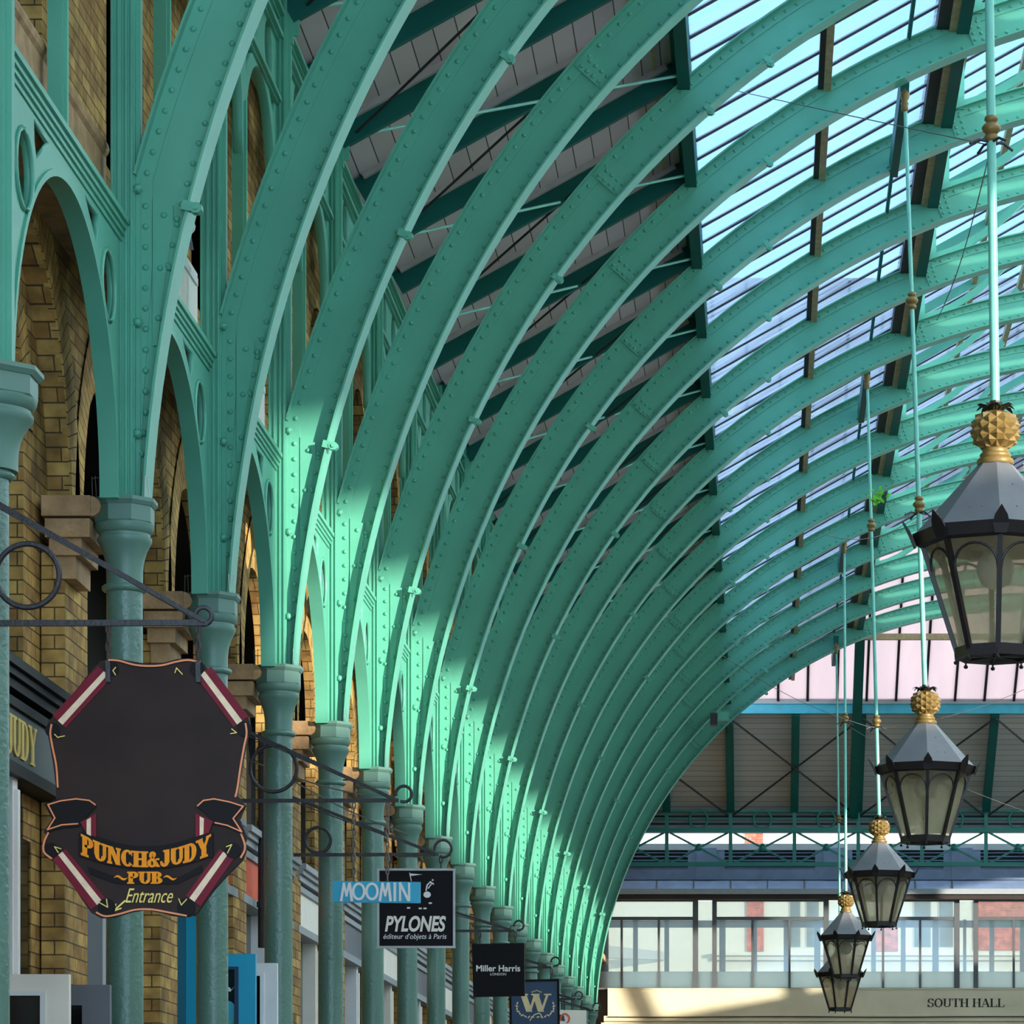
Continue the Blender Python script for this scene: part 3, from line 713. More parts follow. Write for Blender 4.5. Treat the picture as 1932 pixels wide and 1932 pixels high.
# louvre boxes
for k,(a,b) in enumerate(((1050,1298),(1367,1538),(1608,1780),(1850,2100))):
    t=thing('louvre_panel','black louvred vent panel behind the lattice truss, %s from the left'%ORD[k+1],'vent','louvred panels behind the truss')
    m=MB(); m.box(fx(a),fx(b),FY+.1,FY+.14,fz(1655),fz(1604)); m.build('backing','louver',t)
    m=MB()
    for j in range(7): z=fz(1606+j*7.2); m.prism([(fx(a),FY-.02,z-.035),(fx(a),FY+.08,z),(fx(a),FY+.08,z-.012),(fx(a),FY-.02,z-.047)],(fx(b)-fx(a),0,0))
    m.build('slats','greyblue',t)
for k,(a,b) in enumerate(((1298,1367),(1538,1608),(1780,1850))):
    m=MB(); m.box(fx(a),fx(b),FY-.02,FY+.2,fz(1660),fz(1600)); m.box(fx(a)+.18,fx(b)-.18,FY-.06,FY,fz(1660),fz(1600)); tag(m.build('panel_pier','greyblue'),'%s blue-grey pier from the left between the black louvres'%ORD[k+1],'pier','piers between the louvres')
m=MB(); m.box(xl,xr_,FY-.03,FY+.2,fz(1604),fz(1592)); tag(m.build('grey_rail','palegrey'),'pale grey rail over the black louvres, behind the truss','rail')
# windows
pair=[1313+246.5*k for k in range(-1,4)]
groups=[(p+37,p+246.5-3) for p in pair]
wn=1
for gi,(a,b) in enumerate(groups):
    a=max(a,1080)
    t=bpy.data.objects.new('window_end_%d'%(gi+1),None);C.objects.link(t);struct(t,'grey framed end window, %s bay from the left'%ORD[gi+1],'window')
    m=MB()
    for px in (a,a+69.5,a+139.5,b): m.box(fx(px)-.028,fx(px)+.028,FY-.05,FY+.05,fz(1866),fz(1698)) if px in (a,b) else m.box(fx(px)-.024,fx(px)+.024,FY-.04,FY+.04,fz(1866),fz(1733))
    m.box(fx(a),fx(b),FY-.05,FY+.05,fz(1736),fz(1730)); m.box(fx(a),fx(b),FY-.05,FY+.05,fz(1701),fz(1697)); m.box(fx(a),fx(b),FY-.05,FY+.05,fz(1867),fz(1864))
    m.build('frame','greyfr',t)
    m=MB(); m.box(fx(a),fx(b),FY-.004,FY+.004,fz(1833),fz(1700)); m.build('pane','winglass',t)
    m=MB(); m.box(fx(a),fx(b),FY-.006,FY+.006,fz(1866),fz(1833)); m.build('frosted_band','frost',t)
for gi,p in enumerate(pair):
    t=bpy.data.objects.new('window_end_%d'%(gi+10),None);C.objects.link(t);struct(t,'narrow end window between the wide bays, %s from the left'%ORD[gi+1],'window')
    m=MB(); m.box(fx(p)-.07,fx(p)+.05,FY-.06,FY+.06,fz(1866),fz(1698)); m.box(fx(p+35)-.05,fx(p+35)+.05,FY-.06,FY+.06,fz(1866),fz(1698)); m.build('frame','greyfr',t)
    m=MB(); m.box(fx(p),fx(p+35),FY-.004,FY+.004,fz(1833),fz(1700)); m.build('pane','winglass',t)
    m=MB(); m.box(fx(p),fx(p+35),FY-.006,FY+.006,fz(1866),fz(1833)); m.build('frosted_band','frost',t)
# second line of frames behind the glass
BY=81.0; bx=lambda px:(px-VX)*BY/F; bz=lambda py:EYE+(VY-py)*BY/F
t=thing('inner_frame','grey inner window framework standing behind the end glass','frame')
for px,w_ in ((1199,9),(1258,9),(1363,12),(1424,9),(1483,9),(1542,12),(1648,9),(1704,9),(1765,12),(1820,6),(1871,9),(1930,12)):
    m=MB(); m.box(bx(px)-w_*.006,bx(px)+w_*.006,BY-.06,BY+.06,bz(1900),bz(1735)); m.build('post','grey',t)
m=MB(); m.box(bx(1100),bx(2200),BY-.06,BY+.06,bz(1750),bz(1737)); m.build('head_rail','grey',t)
# stone beam
t=thing('stone_beam','long pale stone beam carved with the hall name below the end windows','beam')
m=MB(); m.box(fx(1147),xr_,FY-.1,FY+.4,fz(1917),fz(1866)); m.box(fx(1147),xr_,FY-.12,FY+.4,fz(1867.5),fz(1865)); m.build('face','bath',t)
m=MB(); m.box(fx(1140),xr_,FY-.16,FY+.4,fz(1927),fz(1918.5)); m.box(fx(1135),xr_,FY-.2,FY+.4,fz(1960),fz(1930)); m.box(fx(1140),xr_,FY-.08,FY+.3,fz(1930),fz(1917)); m.build('moulding','bath',t)
beam_t=t
m=MB(); m.tube([(fx(1147)+ (xr_-fx(1147))*i/20,FY-.19,fz(1919.5+.6*math.sin(i*1.1))) for i in range(21)],.012,5); tag(m.build('cable','iron'),'thin black cable running along under the stone beam','cable')
# lower facade
m=MB(); m.box(xl,xr_,FY+.1,FY+.4,0,fz(1955)); struct(m.build('wall_back','bath'),'stone end wall of the hall below the beam','wall')
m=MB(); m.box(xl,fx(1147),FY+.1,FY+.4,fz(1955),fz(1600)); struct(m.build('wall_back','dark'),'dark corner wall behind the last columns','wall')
# street building beyond
GY=96.0; gx=lambda px:(px-VX)*GY/F; gz=lambda py:EYE+(VY-py)*GY/F
t=thing('street_building','cream and red brick street building seen through the end windows','building')
m=MB(); m.box(gx(1000),gx(2400),GY,GY+4,0,gz(1540)); m.build('wall','stucco',t)
for (a,b,y0,y1) in ((1409,1441,1795,1660),(1653,1694,1795,1660),(1838,1932,1793,1640),(2010,2100,1793,1640),(1405,1440,1600,1540)):
    m=MB(); m.box(gx(a),gx(b),GY-.06,GY,gz(y0),gz(y1)); m.build('brick_panel','redbrick',t)
for (a,b) in ((1491,1510),(1522,1545),(1725,1756),(1772,1798)):
    m=MB(); m.box(gx(a),gx(b),GY-.05,GY,gz(1787),gz(1690)); f=m.build('window','winglass',t)
    m=MB(); m.box(gx(a)+.03,gx(b)-.03,GY-.02,GY-.01,gz(1785),gz(1692)); m.build('pane','palegrey',f)
m=MB(); m.box(gx(1350),gx(2200),GY-.35,GY,gz(1804),gz(1798)); m.box(gx(1350),gx(2200),GY-.2,GY,gz(1812),gz(1804)); m.build('cornice','stucco',t)
m=MB(); m.prism([(gx(1130),GY-4,gz(1825)),(gx(1260),GY-.3,gz(1812)),(gx(1260),GY-.3,gz(1798)),(gx(1130),GY-4,gz(1800))],(0,.2,0)); m.build('string_course','palegrey',t)
# ------------------------------------------------------------- lanterns
ndl=8
def make_lamp():
    t=thing('hanging_lantern','x','lantern','octagonal lanterns hanging down the hall')
    R,Rb,h,hr=.50,.232,.74,.455     # eave radius, bottom radius, body height, roof height ; origin at the body's bottom centre
    def oct_(r,z): return [Vector((r*math.sin(PI/4*k),-r*math.cos(PI/4*k),z)) for k in range(8)]
    m=MB(); a=oct_(R,h); b=oct_(.085,h+hr); c=oct_(R*.975,h-.012); 
    m.add(a+b+c,[(k,(k+1)%8,8+(k+1)%8,8+k) for k in range(8)]+[(k,(k+1)%8,16+(k+1)%8,16+k) for k in range(8)]+[tuple(range(8,16)),tuple(range(16,24))])
    for k in range(8):
        e=(a[k]+a[(k+1)%8])/2; q=(b[k]+b[(k+1)%8])/2
        for u,v in ((.25,-.1),(.25,.1),(.6,0)):
            p=e*(1-u)+q*u+(a[(k+1)%8]-a[k])*v; m.dome(p,(e.x,e.y,.5),.006,6)
    rt=m.build('roof','lamproof',t)
    m=MB(); a=oct_(R+.005,h+.012); b=oct_(R-.02,h-.06); c=oct_(R-.055,h-.075); d=oct_(R-.03,h)
    for A,B in ((a,b),(b,c),(c,d),(d,a)): m.add(A+B,[(k,(k+1)%8,8+(k+1)%8,8+k) for k in range(8)])
    m.build('eave_band','lampblack',t)
    m=MB()
    for k in range(8):     # pointed crest leaf at each corner, leaning outward
        an=PI/4*k; o=Vector((math.sin(an),-math.cos(an),0)); s=Vector((math.cos(an),math.sin(an),0))
        base=o*(R-.01)+Vector((0,0,h-.07)); up=(Vector((0,0,1))+o*.42).normalized()
        pr=[(-.035,0),(-.05,.06),(-.038,.11),(0,.17),(.038,.11),(.05,.06),(.035,0)]
        m.prism([base+s*x+up*z-o*(.25*abs(x)) for x,z in pr],o*.012)
    m.build('crest_leaves','lampblack',t)
    # body bars
    m=MB()
    top=oct_(R-.06,h-.06); bot=oct_(Rb,0.03)
    for k in range(8): m.beam(top[k],bot[k],.03,.026,tuple(Vector((top[k].x,top[k].y,0)).normalized()))
    # arched heads between bars
    for k in range(8):
        A,B=top[k],top[(k+1)%8]; C1,D=bot[k],bot[(k+1)%8]; pts=[]
        for i in range(13):
            th=PI*i/12; u=.5-.5*math.cos(th)*.93; v=.30-.235*math.sin(th)
            pts.append((A*(1-u)+B*u)*(1-v)+(C1*(1-u)+D*u)*v)
        m.tube(pts,.008,6)
    m.build('bars','lampblack',t)
    m=MB(); pan=0
    for k in range(8):
        A,B,C1,D=[v*.985 for v in (top[k],top[(k+1)%8],bot[k],bot[(k+1)%8])]; A.z,B.z,C1.z,D.z=top[0].z,top[0].z,bot[0].z,bot[0].z
        m=MB(); m.add([A,B,D,C1,*[v*.99 for v in (A,B,D,C1)]],[(0,1,2,3),(4,5,6,7)]); m.build('pane','lampglass',t)
    m=MB(); a=oct_(Rb+.02,.06); b=oct_(Rb+.015,-.005); c=oct_(Rb-.03,0.0); d=oct_(Rb-.03,.06)
    for A,B in ((a,b),(b,c),(c,d),(d,a)): m.add(A+B,[(k,(k+1)%8,8+(k+1)%8,8+k) for k in range(8)])
    for k in range(4): m.beam(c[k]+Vector((0,0,.01)),c[k+4]+Vector((0,0,.01)),.012,.012)
    for k in range(8): 
        p=b[k]*.97; m.tube([p,p-Vector((0,0,.015))],.006,6); m.lathe([(.001,-.016),(.012,-.02),(.014,-.028),(.01,-.037),(.001,-.04)],(p.x,p.y,0),8)
    m.build('bottom_ring','lampblack',t)
    m=MB(); m.lathe([(.02,h-.08),(.075,h-.1),(.11,h-.16),(.115,h-.22),(.085,h-.29),(.03,h-.32),(.001,h-.325)],n=16); m.build('bulb','palegrey',t,smooth=True)
    z=h+hr
    m=MB(); m.lathe([(.085,z-.03),(.108,z-.025),(.115,z-.01),(.108,z+.008),(.088,z+.012),(.094,z+.022),(.096,z+.034),(.09,z+.044),(.078,z+.048),(.08,z+.06),(.078,z+.072),(.062,z+.085)],n=24); m.build('collar','gold',t,smooth=True,angle=.9)
    # pineapple: raised diamond scales
    m=MB(); rows=7; cols=9; z0=z+.075; H=.235
    def rad(u): return .125*(max(0,1-abs(2*(u-.47))**2.6))**.42*.9+.02
    def sp(i,j): 
        u=i/rows; a=2*PI*(j)/cols; return Vector((rad(u)*math.sin(a),-rad(u)*math.cos(a),z0+H*u))
    for i in range(0,rows):
        for j in range(cols):
            jj=j+(.5 if i%2 else 0)
            b_=sp(i-1,jj) if i>0 else sp(0,jj); l_=sp(i,jj-.5); r_=sp(i,jj+.5); t_=sp(i+1,jj)
            cc=sp(i,jj); n_=Vector((cc.x,cc.y,0)).normalized(); cc=cc+n_*.024
            if i<rows: m.add([b_,r_,t_,l_,cc],[(0,1,4),(1,2,4),(2,3,4),(3,0,4)])
    m.lathe([(rad(k/8)*.97,z0+H*k/8) for k in range(9)],n=18)
    m.build('pineapple','gold',t)
    m=MB(); zt=z0+H*.93
    for k in range(9):
        a=2*PI*k/9+.2; o=Vector((math.sin(a),-math.cos(a),0)); s=Vector((math.cos(a),math.sin(a),0)); ln=.13 if k%2 else .1
        pts=[(0,0,.02),(.35,.035,.028),(.7,.045,.02),(1,.02,.001)]
        L_=[];Rr=[]
        for u,zz_,w_ in pts: c=o*(.02+u*ln)+Vector((0,0,zt+zz_)); L_.append(c-s*w_);Rr.append(c+s*w_)
        vs=L_+Rr+[v-Vector((0,0,.005)) for v in L_+Rr]
        m.add(vs,[(i,i+1,5+i,4+i) for i in range(3)]+[(8+i,9+i,13+i,12+i) for i in range(3)])
    m.tube([(0,0,zt),(0,0,zt+.07)],.035,8); m.build('crown_leaves','leafblack',t)
    return t
LD=[7.35,11.35,15.35,19.35,23.2]
LP=[(1878,1250,1858,-600,0),(1746,1598,1707,172,0),(1659,1756,1636,706,-8),(1596,1853,1593,1022,22.5),(1585,1915,1578,1215,22.5)]
LL=['largest and nearest octagonal lantern, cut by the right edge','second largest lantern, before the grey boards of the end roof','third largest lantern, overlapping the truss and the end windows','fourth lantern, partly in front of the smallest one','smallest and farthest lantern, half hidden behind the fourth one']
SC=[1.04,.985,.94,.925,1.0]
lp=make_lamp(); lamps=[]
def make_rod(i,bx_,tx,D,zb,zt):
    pass
for i,(d,(px,pb,tx,ty,rot)) in enumerate(zip(LD,LP)):
    D=d*S; q=P(px,pb-8,D)
    if i==0: t=lp; t.location=q; t['label']=LL[0]
    else: t=dup(lp,q,LL[i])
    t.rotation_euler=(0,0,math.radians(rot)); t.scale=(SC[i],)*3
    ztop=q.z+(.74+.455+.3)*SC[i]
    top=P(tx,ty,D)
    if i==0: top=Vector((.46*S,D,hz(3.58)))
    rt=thing('suspension_rod','pale teal suspension rod with gilt knobs holding the %s lantern'%(['nearest, largest','second','third','fourth','farthest, smallest'][i]),'rod','suspension rods of the lanterns',(q.x,q.y,ztop))
    rel=top-Vector((q.x,q.y,ztop))
    m=MB(); m.tube([(0,0,-.08),rel],[.026 if i else .03,.018 if i else .026],12); m.build('tube','tealrod',rt,smooth=True,angle=.8)
    fr=[[.305],[.65,.31],[.66,.22],[.5],[.4]][i]
    for f_ in fr:
        c=rel*f_; m=MB(); m.lathe([(.02,.09),(.04,.08),(.045,.06),(.03,.045),(.05,.03),(.062,.01),(.055,-.01),(.035,-.03),(.045,-.045),(.04,-.07),(.02,-.08)],c,16); m.build('gilt_knob','gold',rt,smooth=True,angle=1.2)
    c=rel*fr[-1]; m=MB()
    for k in range(4):
        a=PI/2*k+.5; m.tube([c+Vector((0,0,-.08)),c+Vector((.09*math.cos(a),.09*math.sin(a),-.075)),c+Vector((.16*math.cos(a),.16*math.sin(a),-.11))],.009,6)
    m.build('wire_arms','iron',rt)
    m=MB(); m.lathe([(.018,-.2),(.036,-.19),(.032,-.14),(.04,-.12),(.028,-.1),(.045,-.06),(.05,-.03),(.03,.0),(.02,.02)],rel,12); m.build('top_socket','gold',rt,smooth=True,angle=1.2)
    # anchor plate between the ribs
    m=MB(); yb=DN(round(d-6.3+1)); x=top.x
    m.box(x-.12,x+.05,D-.1,D+S*.98,top.z+.0,top.z+.2) if i==0 else m.prism([(x-.05,D-.02,top.z+.16),(x+.05,D-.02,top.z+.16),(x+.04,D-.02,top.z-.02),(x-.04,D-.02,top.z-.02)],(0,S*.95,0))
    tag(m.build('anchor_beam','tealdark'),'dark teal anchor beam from which the %s lantern hangs'%(['nearest','second','third','fourth','farthest'][i]),'beam','anchor beams of the lanterns')
    for (ax,ay,bx2,by2) in ((0,0,-1,0),(0,0,1,0)): pass
    w0=Vector((q.x,q.y,ztop))+rel*fr[-1]+Vector((0,0,-.1)); lamps.append(w0)
# guy wires
wires=[(lamps[0],P(900,30,19*S/3*3.2)),(lamps[1],P(1560,1010,11.2*S)),(lamps[2],P(1350,1228,15.3*S)),(lamps[2],P(1990,1275,15.3*S)),(lamps[3],P(1932,1530,19.3*S)),(lamps[0],P(1770,600,9*S))]
for i,(a,b) in enumerate(wires):
    m=MB(); m.tube([a.lerp(b,k/8)+Vector((0,0,-.12*math.sin(PI*k/8))) for k in range(9)],.004,5)
    tag(m.build('guy_wire','wire'),'thin grey guy wire, %s of those tied to the lantern rods from the camera'%ORD[i+1],'wire','guy wires of the lantern rods')
# small things on the far ribs
q=P(1352,1358,66.5); m=MB(); m.box(q.x-.12,q.x+.02,q.y-.25,q.y,q.z-.13,q.z+.1); 
t=thing('black_floodlight','black box floodlight fixed low on the farthest ribs','light'); m.build('housing','iron',t); m=MB(); m.box(q.x+.02,q.x+.24,q.y-.1,q.y,q.z-.02,q.z+.14); m.build('bracket','teal',t)
q=P(1658,936,13.3*S); m=MB()
for k in range(26):
    a=random.uniform(0,2*PI); c=q+Vector((random.uniform(-.1,.12),random.uniform(-.05,.05),random.uniform(-.06,.08))); s=random.uniform(.025,.05)
    m.add([c,c+Vector((s*math.cos(a),0,s*math.sin(a))),c+Vector((s*1.6*math.cos(a+.5),.01,s*1.6*math.sin(a+.5))),c+Vector((s*math.cos(a+1),0.0,s*math.sin(a+1)))],[(0,1,2,3)])
tag(m.build('green_tuft','leaf'),'bright green tuft caught on the rib left of the second lantern rod','plant')
# ------------------------------------------------------------- lettering helper
def glyph(ch,T=.2,t=.07,sf=.08):
    E=[]  # elements as quads lists in unit space, returns (polys,width)
    q=[]
    def V(x,y0=0,y1=1,w=T): q.append([(x-w/2,y0),(x+w/2,y0),(x+w/2,y1),(x-w/2,y1)])
    def Hh(x0,x1,y,w=t): q.append([(x0,y-w/2),(x1,y-w/2),(x1,y+w/2),(x0,y+w/2)])
    def Ln(x0,y0,x1,y1,w):
        q.append([(x0-w/2,y0),(x0+w/2,y0),(x1+w/2,y1),(x1-w/2,y1)])
    def A(cx,cy,rx,ry,a0,a1,thick=T,thin=t):
        n=14
        for i in range(n):
            a=math.radians(a0+(a1-a0)*i/n); b=math.radians(a0+(a1-a0)*(i+1)/n)
            wa=thin+(thick-thin)*abs(math.cos(a)); wb=thin+(thick-thin)*abs(math.cos(b))
            q.append([(cx+(rx-wa)*math.cos(a),cy+(ry-wa)*math.sin(a)),(cx+rx*math.cos(a),cy+ry*math.sin(a)),(cx+rx*math.cos(b),cy+ry*math.sin(b)),(cx+(rx-wb)*math.cos(b),cy+(ry-wb)*math.sin(b))])
    def SF(x,y,w=T): 
        yy=t/2 if y==0 else 1-t/2; Hh(x-w/2-sf,x+w/2+sf,yy)
    W=.7
    if ch=='H': V(.15);V(.6);Hh(.15,.6,.5);[SF(x,y) for x in (.15,.6) for y in (0,1)];W=.76
    elif ch=='U': V(.15,.3,1);V(.58,.3,1,T*.7);SF(.15,1);SF(.58,1,T*.7);A(.35,.3,.3,.3,180,360,T*.9);W=.75
    elif ch=='T': V(.34);SF(.34,0);Hh(0,.68,1-t/2);V(.03,.75,1,.06);V(.65,.75,1,.06);W=.7
    elif ch=='O': A(.36,.5,.36,.52,0,360);W=.75
    elif ch=='S': A(.27,.745,.25,.265,10,270,T*.8);A(.27,.255,.27,.265,-170,90,T*.8);V(.5,.7,.98,.05);V(.03,.02,.3,.05);W=.58
    elif ch=='A': Ln(.08,0,.34,1,t);Ln(.62,0,.36,1,T);Hh(.16,.52,.32);SF(.08,0,t);SF(.62,0);W=.74
    elif ch=='L': V(.15);SF(.15,0);SF(.15,1);Hh(.15,.58,t/2);V(.57,0,.28,.06);W=.64
    elif ch=='P': V(.15);SF(.15,0);SF(.15,1);A(.32,.73,.3,.27,-90,90);Hh(.15,.34,1-t/2);Hh(.15,.34,.46+t/2);W=.66
    elif ch=='N': V(.12,0,1,t*1.4);V(.6,0,1,t*1.4);Ln(.6,0,.16,1,T);SF(.12,0,t);SF(.12,1,t);SF(.6,1,t);W=.75
    elif ch=='C': A(.36,.5,.36,.52,45,315);V(.58,.66,1,.06);W=.68
    elif ch=='J': V(.38,.2,1);SF(.38,1);A(.24,.22,.24,.24,180,360,T);q.append([(.0,.2),(.13,.2),(.13,.34),(.0,.34)]);W=.58
    elif ch=='D': V(.15);SF(.15,0);SF(.15,1);A(.3,.5,.38,.5,-90,90);Hh(.15,.32,1-t/2);Hh(.15,.32,t/2);W=.75
    elif ch=='Y': V(.34,0,.48);SF(.34,0);Ln(.34,.42,.08,1,T);Ln(.34,.42,.6,1,t*1.3);SF(.08,1,T*.8);SF(.6,1,t);W=.7
    elif ch=='B': V(.15);SF(.15,0);SF(.15,1);A(.32,.75,.27,.25,-90,90);A(.32,.27,.32,.27,-90,90);Hh(.15,.34,1-t/2);Hh(.15,.34,.5);Hh(.15,.34,t/2);W=.7
    elif ch=='W': Ln(.22,0,.02,1,T);Ln(.24,0,.42,1,t);Ln(.6,0,.42,1,T);Ln(.62,0,.82,1,t);SF(.02,1,T*.8);SF(.42,1,T*.6);SF(.82,1,t);W=.9
    elif ch=='&': A(.3,.77,.19,.22,0,360,T*.7);A(.28,.27,.28,.28,40,360,T*.85);Ln(.62,0,.2,.7,T*.8);Hh(.48,.68,.48);W=.72
    elif ch=='~':
        n=12
        for i in range(n):
            u,v=i/n,(i+1)/n; f=lambda s:.5+.13*math.sin(2*PI*s); w=lambda s:.02+.09*math.sin(PI*s)
            q.append([(u*.8,f(u)-w(u)),(v*.8,f(v)-w(v)),(v*.8,f(v)+w(v)),(u*.8,f(u)+w(u))])
        W=.85
    elif ch==' ': W=.3
    return q,W
def serif(text,px0,px1,fbase,h,D,depth=.006,name='lettering',mat='letter',parent=None,T=.2,t=.07,slant=0,y_off=0,hfun=None):
    gs=[glyph(c,T,t) for c in text]; tot=sum(w for _,w in gs); k=(px1-px0)/tot; x=px0; m=MB()
    for qs,w in gs:
        for q in qs:
            pts=[]
            for (a,b) in q:
                xx=x+a*k+slant*b; bb=fbase(xx); hh=hfun(xx) if hfun else h
                pts.append(P(xx,bb-b*hh,D)+Vector((0,y_off,0)))
            m.prism(pts,(0,-depth,0))
        x+=w*k
    return m.build(name,mat,parent)
def text(body,px,py,hpx,D,mat,name,parent,wpx=None,shear=0,align='CENTER',y_off=0,offset=0):
    cu=bpy.data.curves.new(name+'_c','FONT'); cu.body=body; cu.size=1; cu.extrude=.003; cu.shear=shear; cu.align_x=align; cu.offset=offset
    ob=bpy.data.objects.new(name+'_c',cu); C.objects.link(ob); dg=bpy.context.evaluated_depsgraph_get(); me=bpy.data.meshes.new_from_object(ob.evaluated_get(dg)); bpy.data.objects.remove(ob)
    xs=[v.co.x for v in me.vertices]; ys=[v.co.y for v in me.vertices]; x0,x1,y0,y1=min(xs),max(xs),min(ys),max(ys)
    k=hpx*D/F/(y1-y0); kx=(wpx*D/F/(x1-x0)) if wpx else k; c=P(px,py,D)
    for v in me.vertices:
        x,y,z=v.co; v.co=(c.x+(x-(x0+x1)/2)*kx,c.y+y_off-z,c.z+(y-(y0+y1)/2)*k)
    me.name=name; me.materials.clear(); me.materials.append(M[mat]); o=bpy.data.objects.new(name,me); C.objects.link(o); o.parent=parent
    return o
serif('SOUTH HALL',1750,1896,lambda x:1900,16,FY-.1,.01,'carved_lettering','brown',beam_t,T=.15,t=.05)
# ------------------------------------------------------------- sign brackets and signs
def bracket(label,D,x0,x1,ybar,ytop,ring,endring,hooks):
    t=thing('sign_bracket',label,'bracket','wrought iron sign brackets')
    k=D/F
    m=MB(); m.beam(P(x0,ybar,D),P(x1,ybar-1,D),.022,.026); m.build('bar','iron',t)
    m=MB(); m.beam(P(x0,ytop,D),P(x1-8,ybar-3,D),.018,.024); m.beam(P(x0,ytop+8,D)+Vector((0,-.02,0)),P(x1-6,ybar-1,D)+Vector((0,-.02,0)),.008,.008); m.build('stay','iron',t)
    m=MB(); cx,cy,r=ring; m.tube([P(cx,cy,D)+Vector((r*k*math.cos(2*PI*i/40),0,r*k*math.sin(2*PI*i/40))) for i in range(40)],.013,6,True); m.build('scroll_ring','iron',t)
    cx,cy,r=endring; m=MB(); m.tube([P(cx,cy,D)+Vector((r*k*math.cos(a*5.4/20+2.9),0,-r*k*math.sin(a*5.4/20+2.9))) for a in range(21)],.011,6); m.build('end_curl','iron',t)
    m=MB(); m.box(P(x0,0,D).x-.03,P(x0,0,D).x,D-.03,D+.03,P(0,ybar+14,D).z,P(0,ytop-14,D).z); m.build('wall_plate','iron',t)
    return t
def chain(t,px,y0,y1,D,mat='chain',n=3):
    m=MB(); k=D/F; L=(y1-y0)/n
    for i in range(n):
        c=P(px,y0+L*(i+.5),D); rz=L*.6*k; rx=.35*rz
        pts=[]
        for j in range(12):
            a=2*PI*j/12; pts.append(c+(Vector((rx*math.cos(a),0,rz*math.sin(a))) if i%2==0 else Vector((0,rx*math.cos(a),rz*math.sin(a)))))
        m.tube(pts,.0055,6,True)
    m.build('chain',mat,t)
def poly(m,pts,D,y,th): m.prism([P(a,b,D)+Vector((0,y,0)) for a,b in pts],(0,th,0))
def line(m,pts,D,y,w,th=.004):
    k=D/F
    for i in range(len(pts)-1):
        a,b=P(*pts[i],D),P(*pts[i+1],D); d=(b-a); ex=d.normalized()*w*.35*k
        m.beam(a+Vector((0,y,0))-ex,b+Vector((0,y,0))+ex,w*k,th,(0,1,0)) if False else m.prism(_q(a-ex,b+ex,w*k,y),(0,-th,0))
def _q(a,b,w,y):
    d=(b-a).normalized(); n=Vector((-d.z,0,d.x))*w/2; o=Vector((0,y,0)); return [a-n+o,b-n+o,b+n+o,a+n+o]
def smooth(pts,n=5,closed=False):
    out=[];N_=len(pts)
    for i in range(N_ if closed else N_-1):
        p0,p1,p2,p3=[pts[(i+k)%N_] if closed else pts[max(0,min(N_-1,i+k))] for k in (-1,0,1,2)]
        for j in range(n):
            t=j/n; out.append(tuple(.5*((2*p1[c])+(-p0[c]+p2[c])*t+(2*p0[c]-5*p1[c]+4*p2[c]-p3[c])*t*t+(-p0[c]+3*p1[c]-3*p2[c]+p3[c])*t**3) for c in (0,1)))
    if not closed: out.append(pts[-1])
    return out
D1=5.2*S
bracket('wrought iron bracket with scroll ring carrying the big pub sign',D1,-8,392,1176,948,(52,1086,60),(384,1162,16),None)
t=thing('hanging_sign','large dark shaped pub sign with maroon scrolls and amber lettering','sign','hanging shop signs')
OUT=[(205,1243),(225,1243),(245,1247),(275,1252),(310,1250),(335,1243),(360,1242),(380,1247),(392,1262),(410,1292),(432,1322),(455,1345),(470,1357),(472,1372),(466,1395),(459,1430),(452,1470),(447,1500),(463,1519),(452,1545),(466,1578),(462,1590),(464,1605),(458,1622),(448,1632),(425,1655),(404,1678),(388,1700),(372,1722),(355,1730),(325,1728),(300,1721),(275,1716),(245,1721),(215,1731),(190,1732),(172,1722),(155,1698),(132,1662),(110,1632),(95,1622),(83,1610),(82,1592),(90,1578),(82,1570),(98,1545),(84,1518),(106,1508),(105,1480),(100,1440),(93,1400),(88,1375),(90,1362),(110,1342),(145,1300),(172,1265),(188,1248)]
m=MB(); poly(m,OUT,D1,0,.03); m.build('board','signboard',t)
# scroll tubes: four maroon rolls with a pale streak
def tubeq(m,a,b,wa,wb,y,th=.006,sh=0):
    d=Vector((b[0]-a[0],b[1]-a[1])).normalized(); n=Vector((-d.y,d.x)); a=Vector(a)+n*sh; b=Vector(b)+n*sh
    poly(m,[tuple(a+n*wa),tuple(b+n*wb),tuple(b-n*wb),tuple(a-n*wa)],D1,y,-th)
rolls=[((198,1268),(112,1362),17,17),((385,1268),(455,1362),17,17),((112,1612),(186,1706),16,17),((428,1612),(365,1700),16,17)]
for a,b,wa,wb in rolls:
    m=MB(); tubeq(m,a,b,wa,wb,0); 
    mid=((a[0]+b[0])/2,(a[1]+b[1])/2); m.build('scroll_roll','maroon',t)
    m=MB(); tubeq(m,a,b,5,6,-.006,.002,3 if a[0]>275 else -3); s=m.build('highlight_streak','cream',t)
m=MB()
for (cx,cy,r) in ((212,1262,13),(372,1262,14),(100,1378,14),(462,1376,14),(96,1605,15),(440,1605,15),(202,1712,17),(352,1712,17)):
    m=MB(); poly(m,[(cx+r*math.cos(2*PI*i/16),cy+r*math.sin(2*PI*i/16)) for i in range(16)],D1,-.008,-.002); m.build('scroll_end','signdark',t)
m=MB()
for pts in ([(206,1246),(225,1247),(250,1254),(275,1257),(305,1256),(330,1250),(355,1246),(378,1250)],[(98,1368),(96,1385),(100,1410),(107,1445),(110,1485)],[(464,1366),(466,1385),(461,1410),(454,1450),(449,1485),(445,1503)],
            [(92,1572),(84,1590),(84,1608),(98,1620)],[(455,1572),(462,1592),(462,1605),(455,1618)],[(183,1722),(200,1729),(225,1725),(255,1717),(285,1716),(320,1722),(352,1728)]):
    m=MB(); line(m,smooth(pts,4),D1,-.008,3.4); m.build('border_line','orange',t)
m=MB()
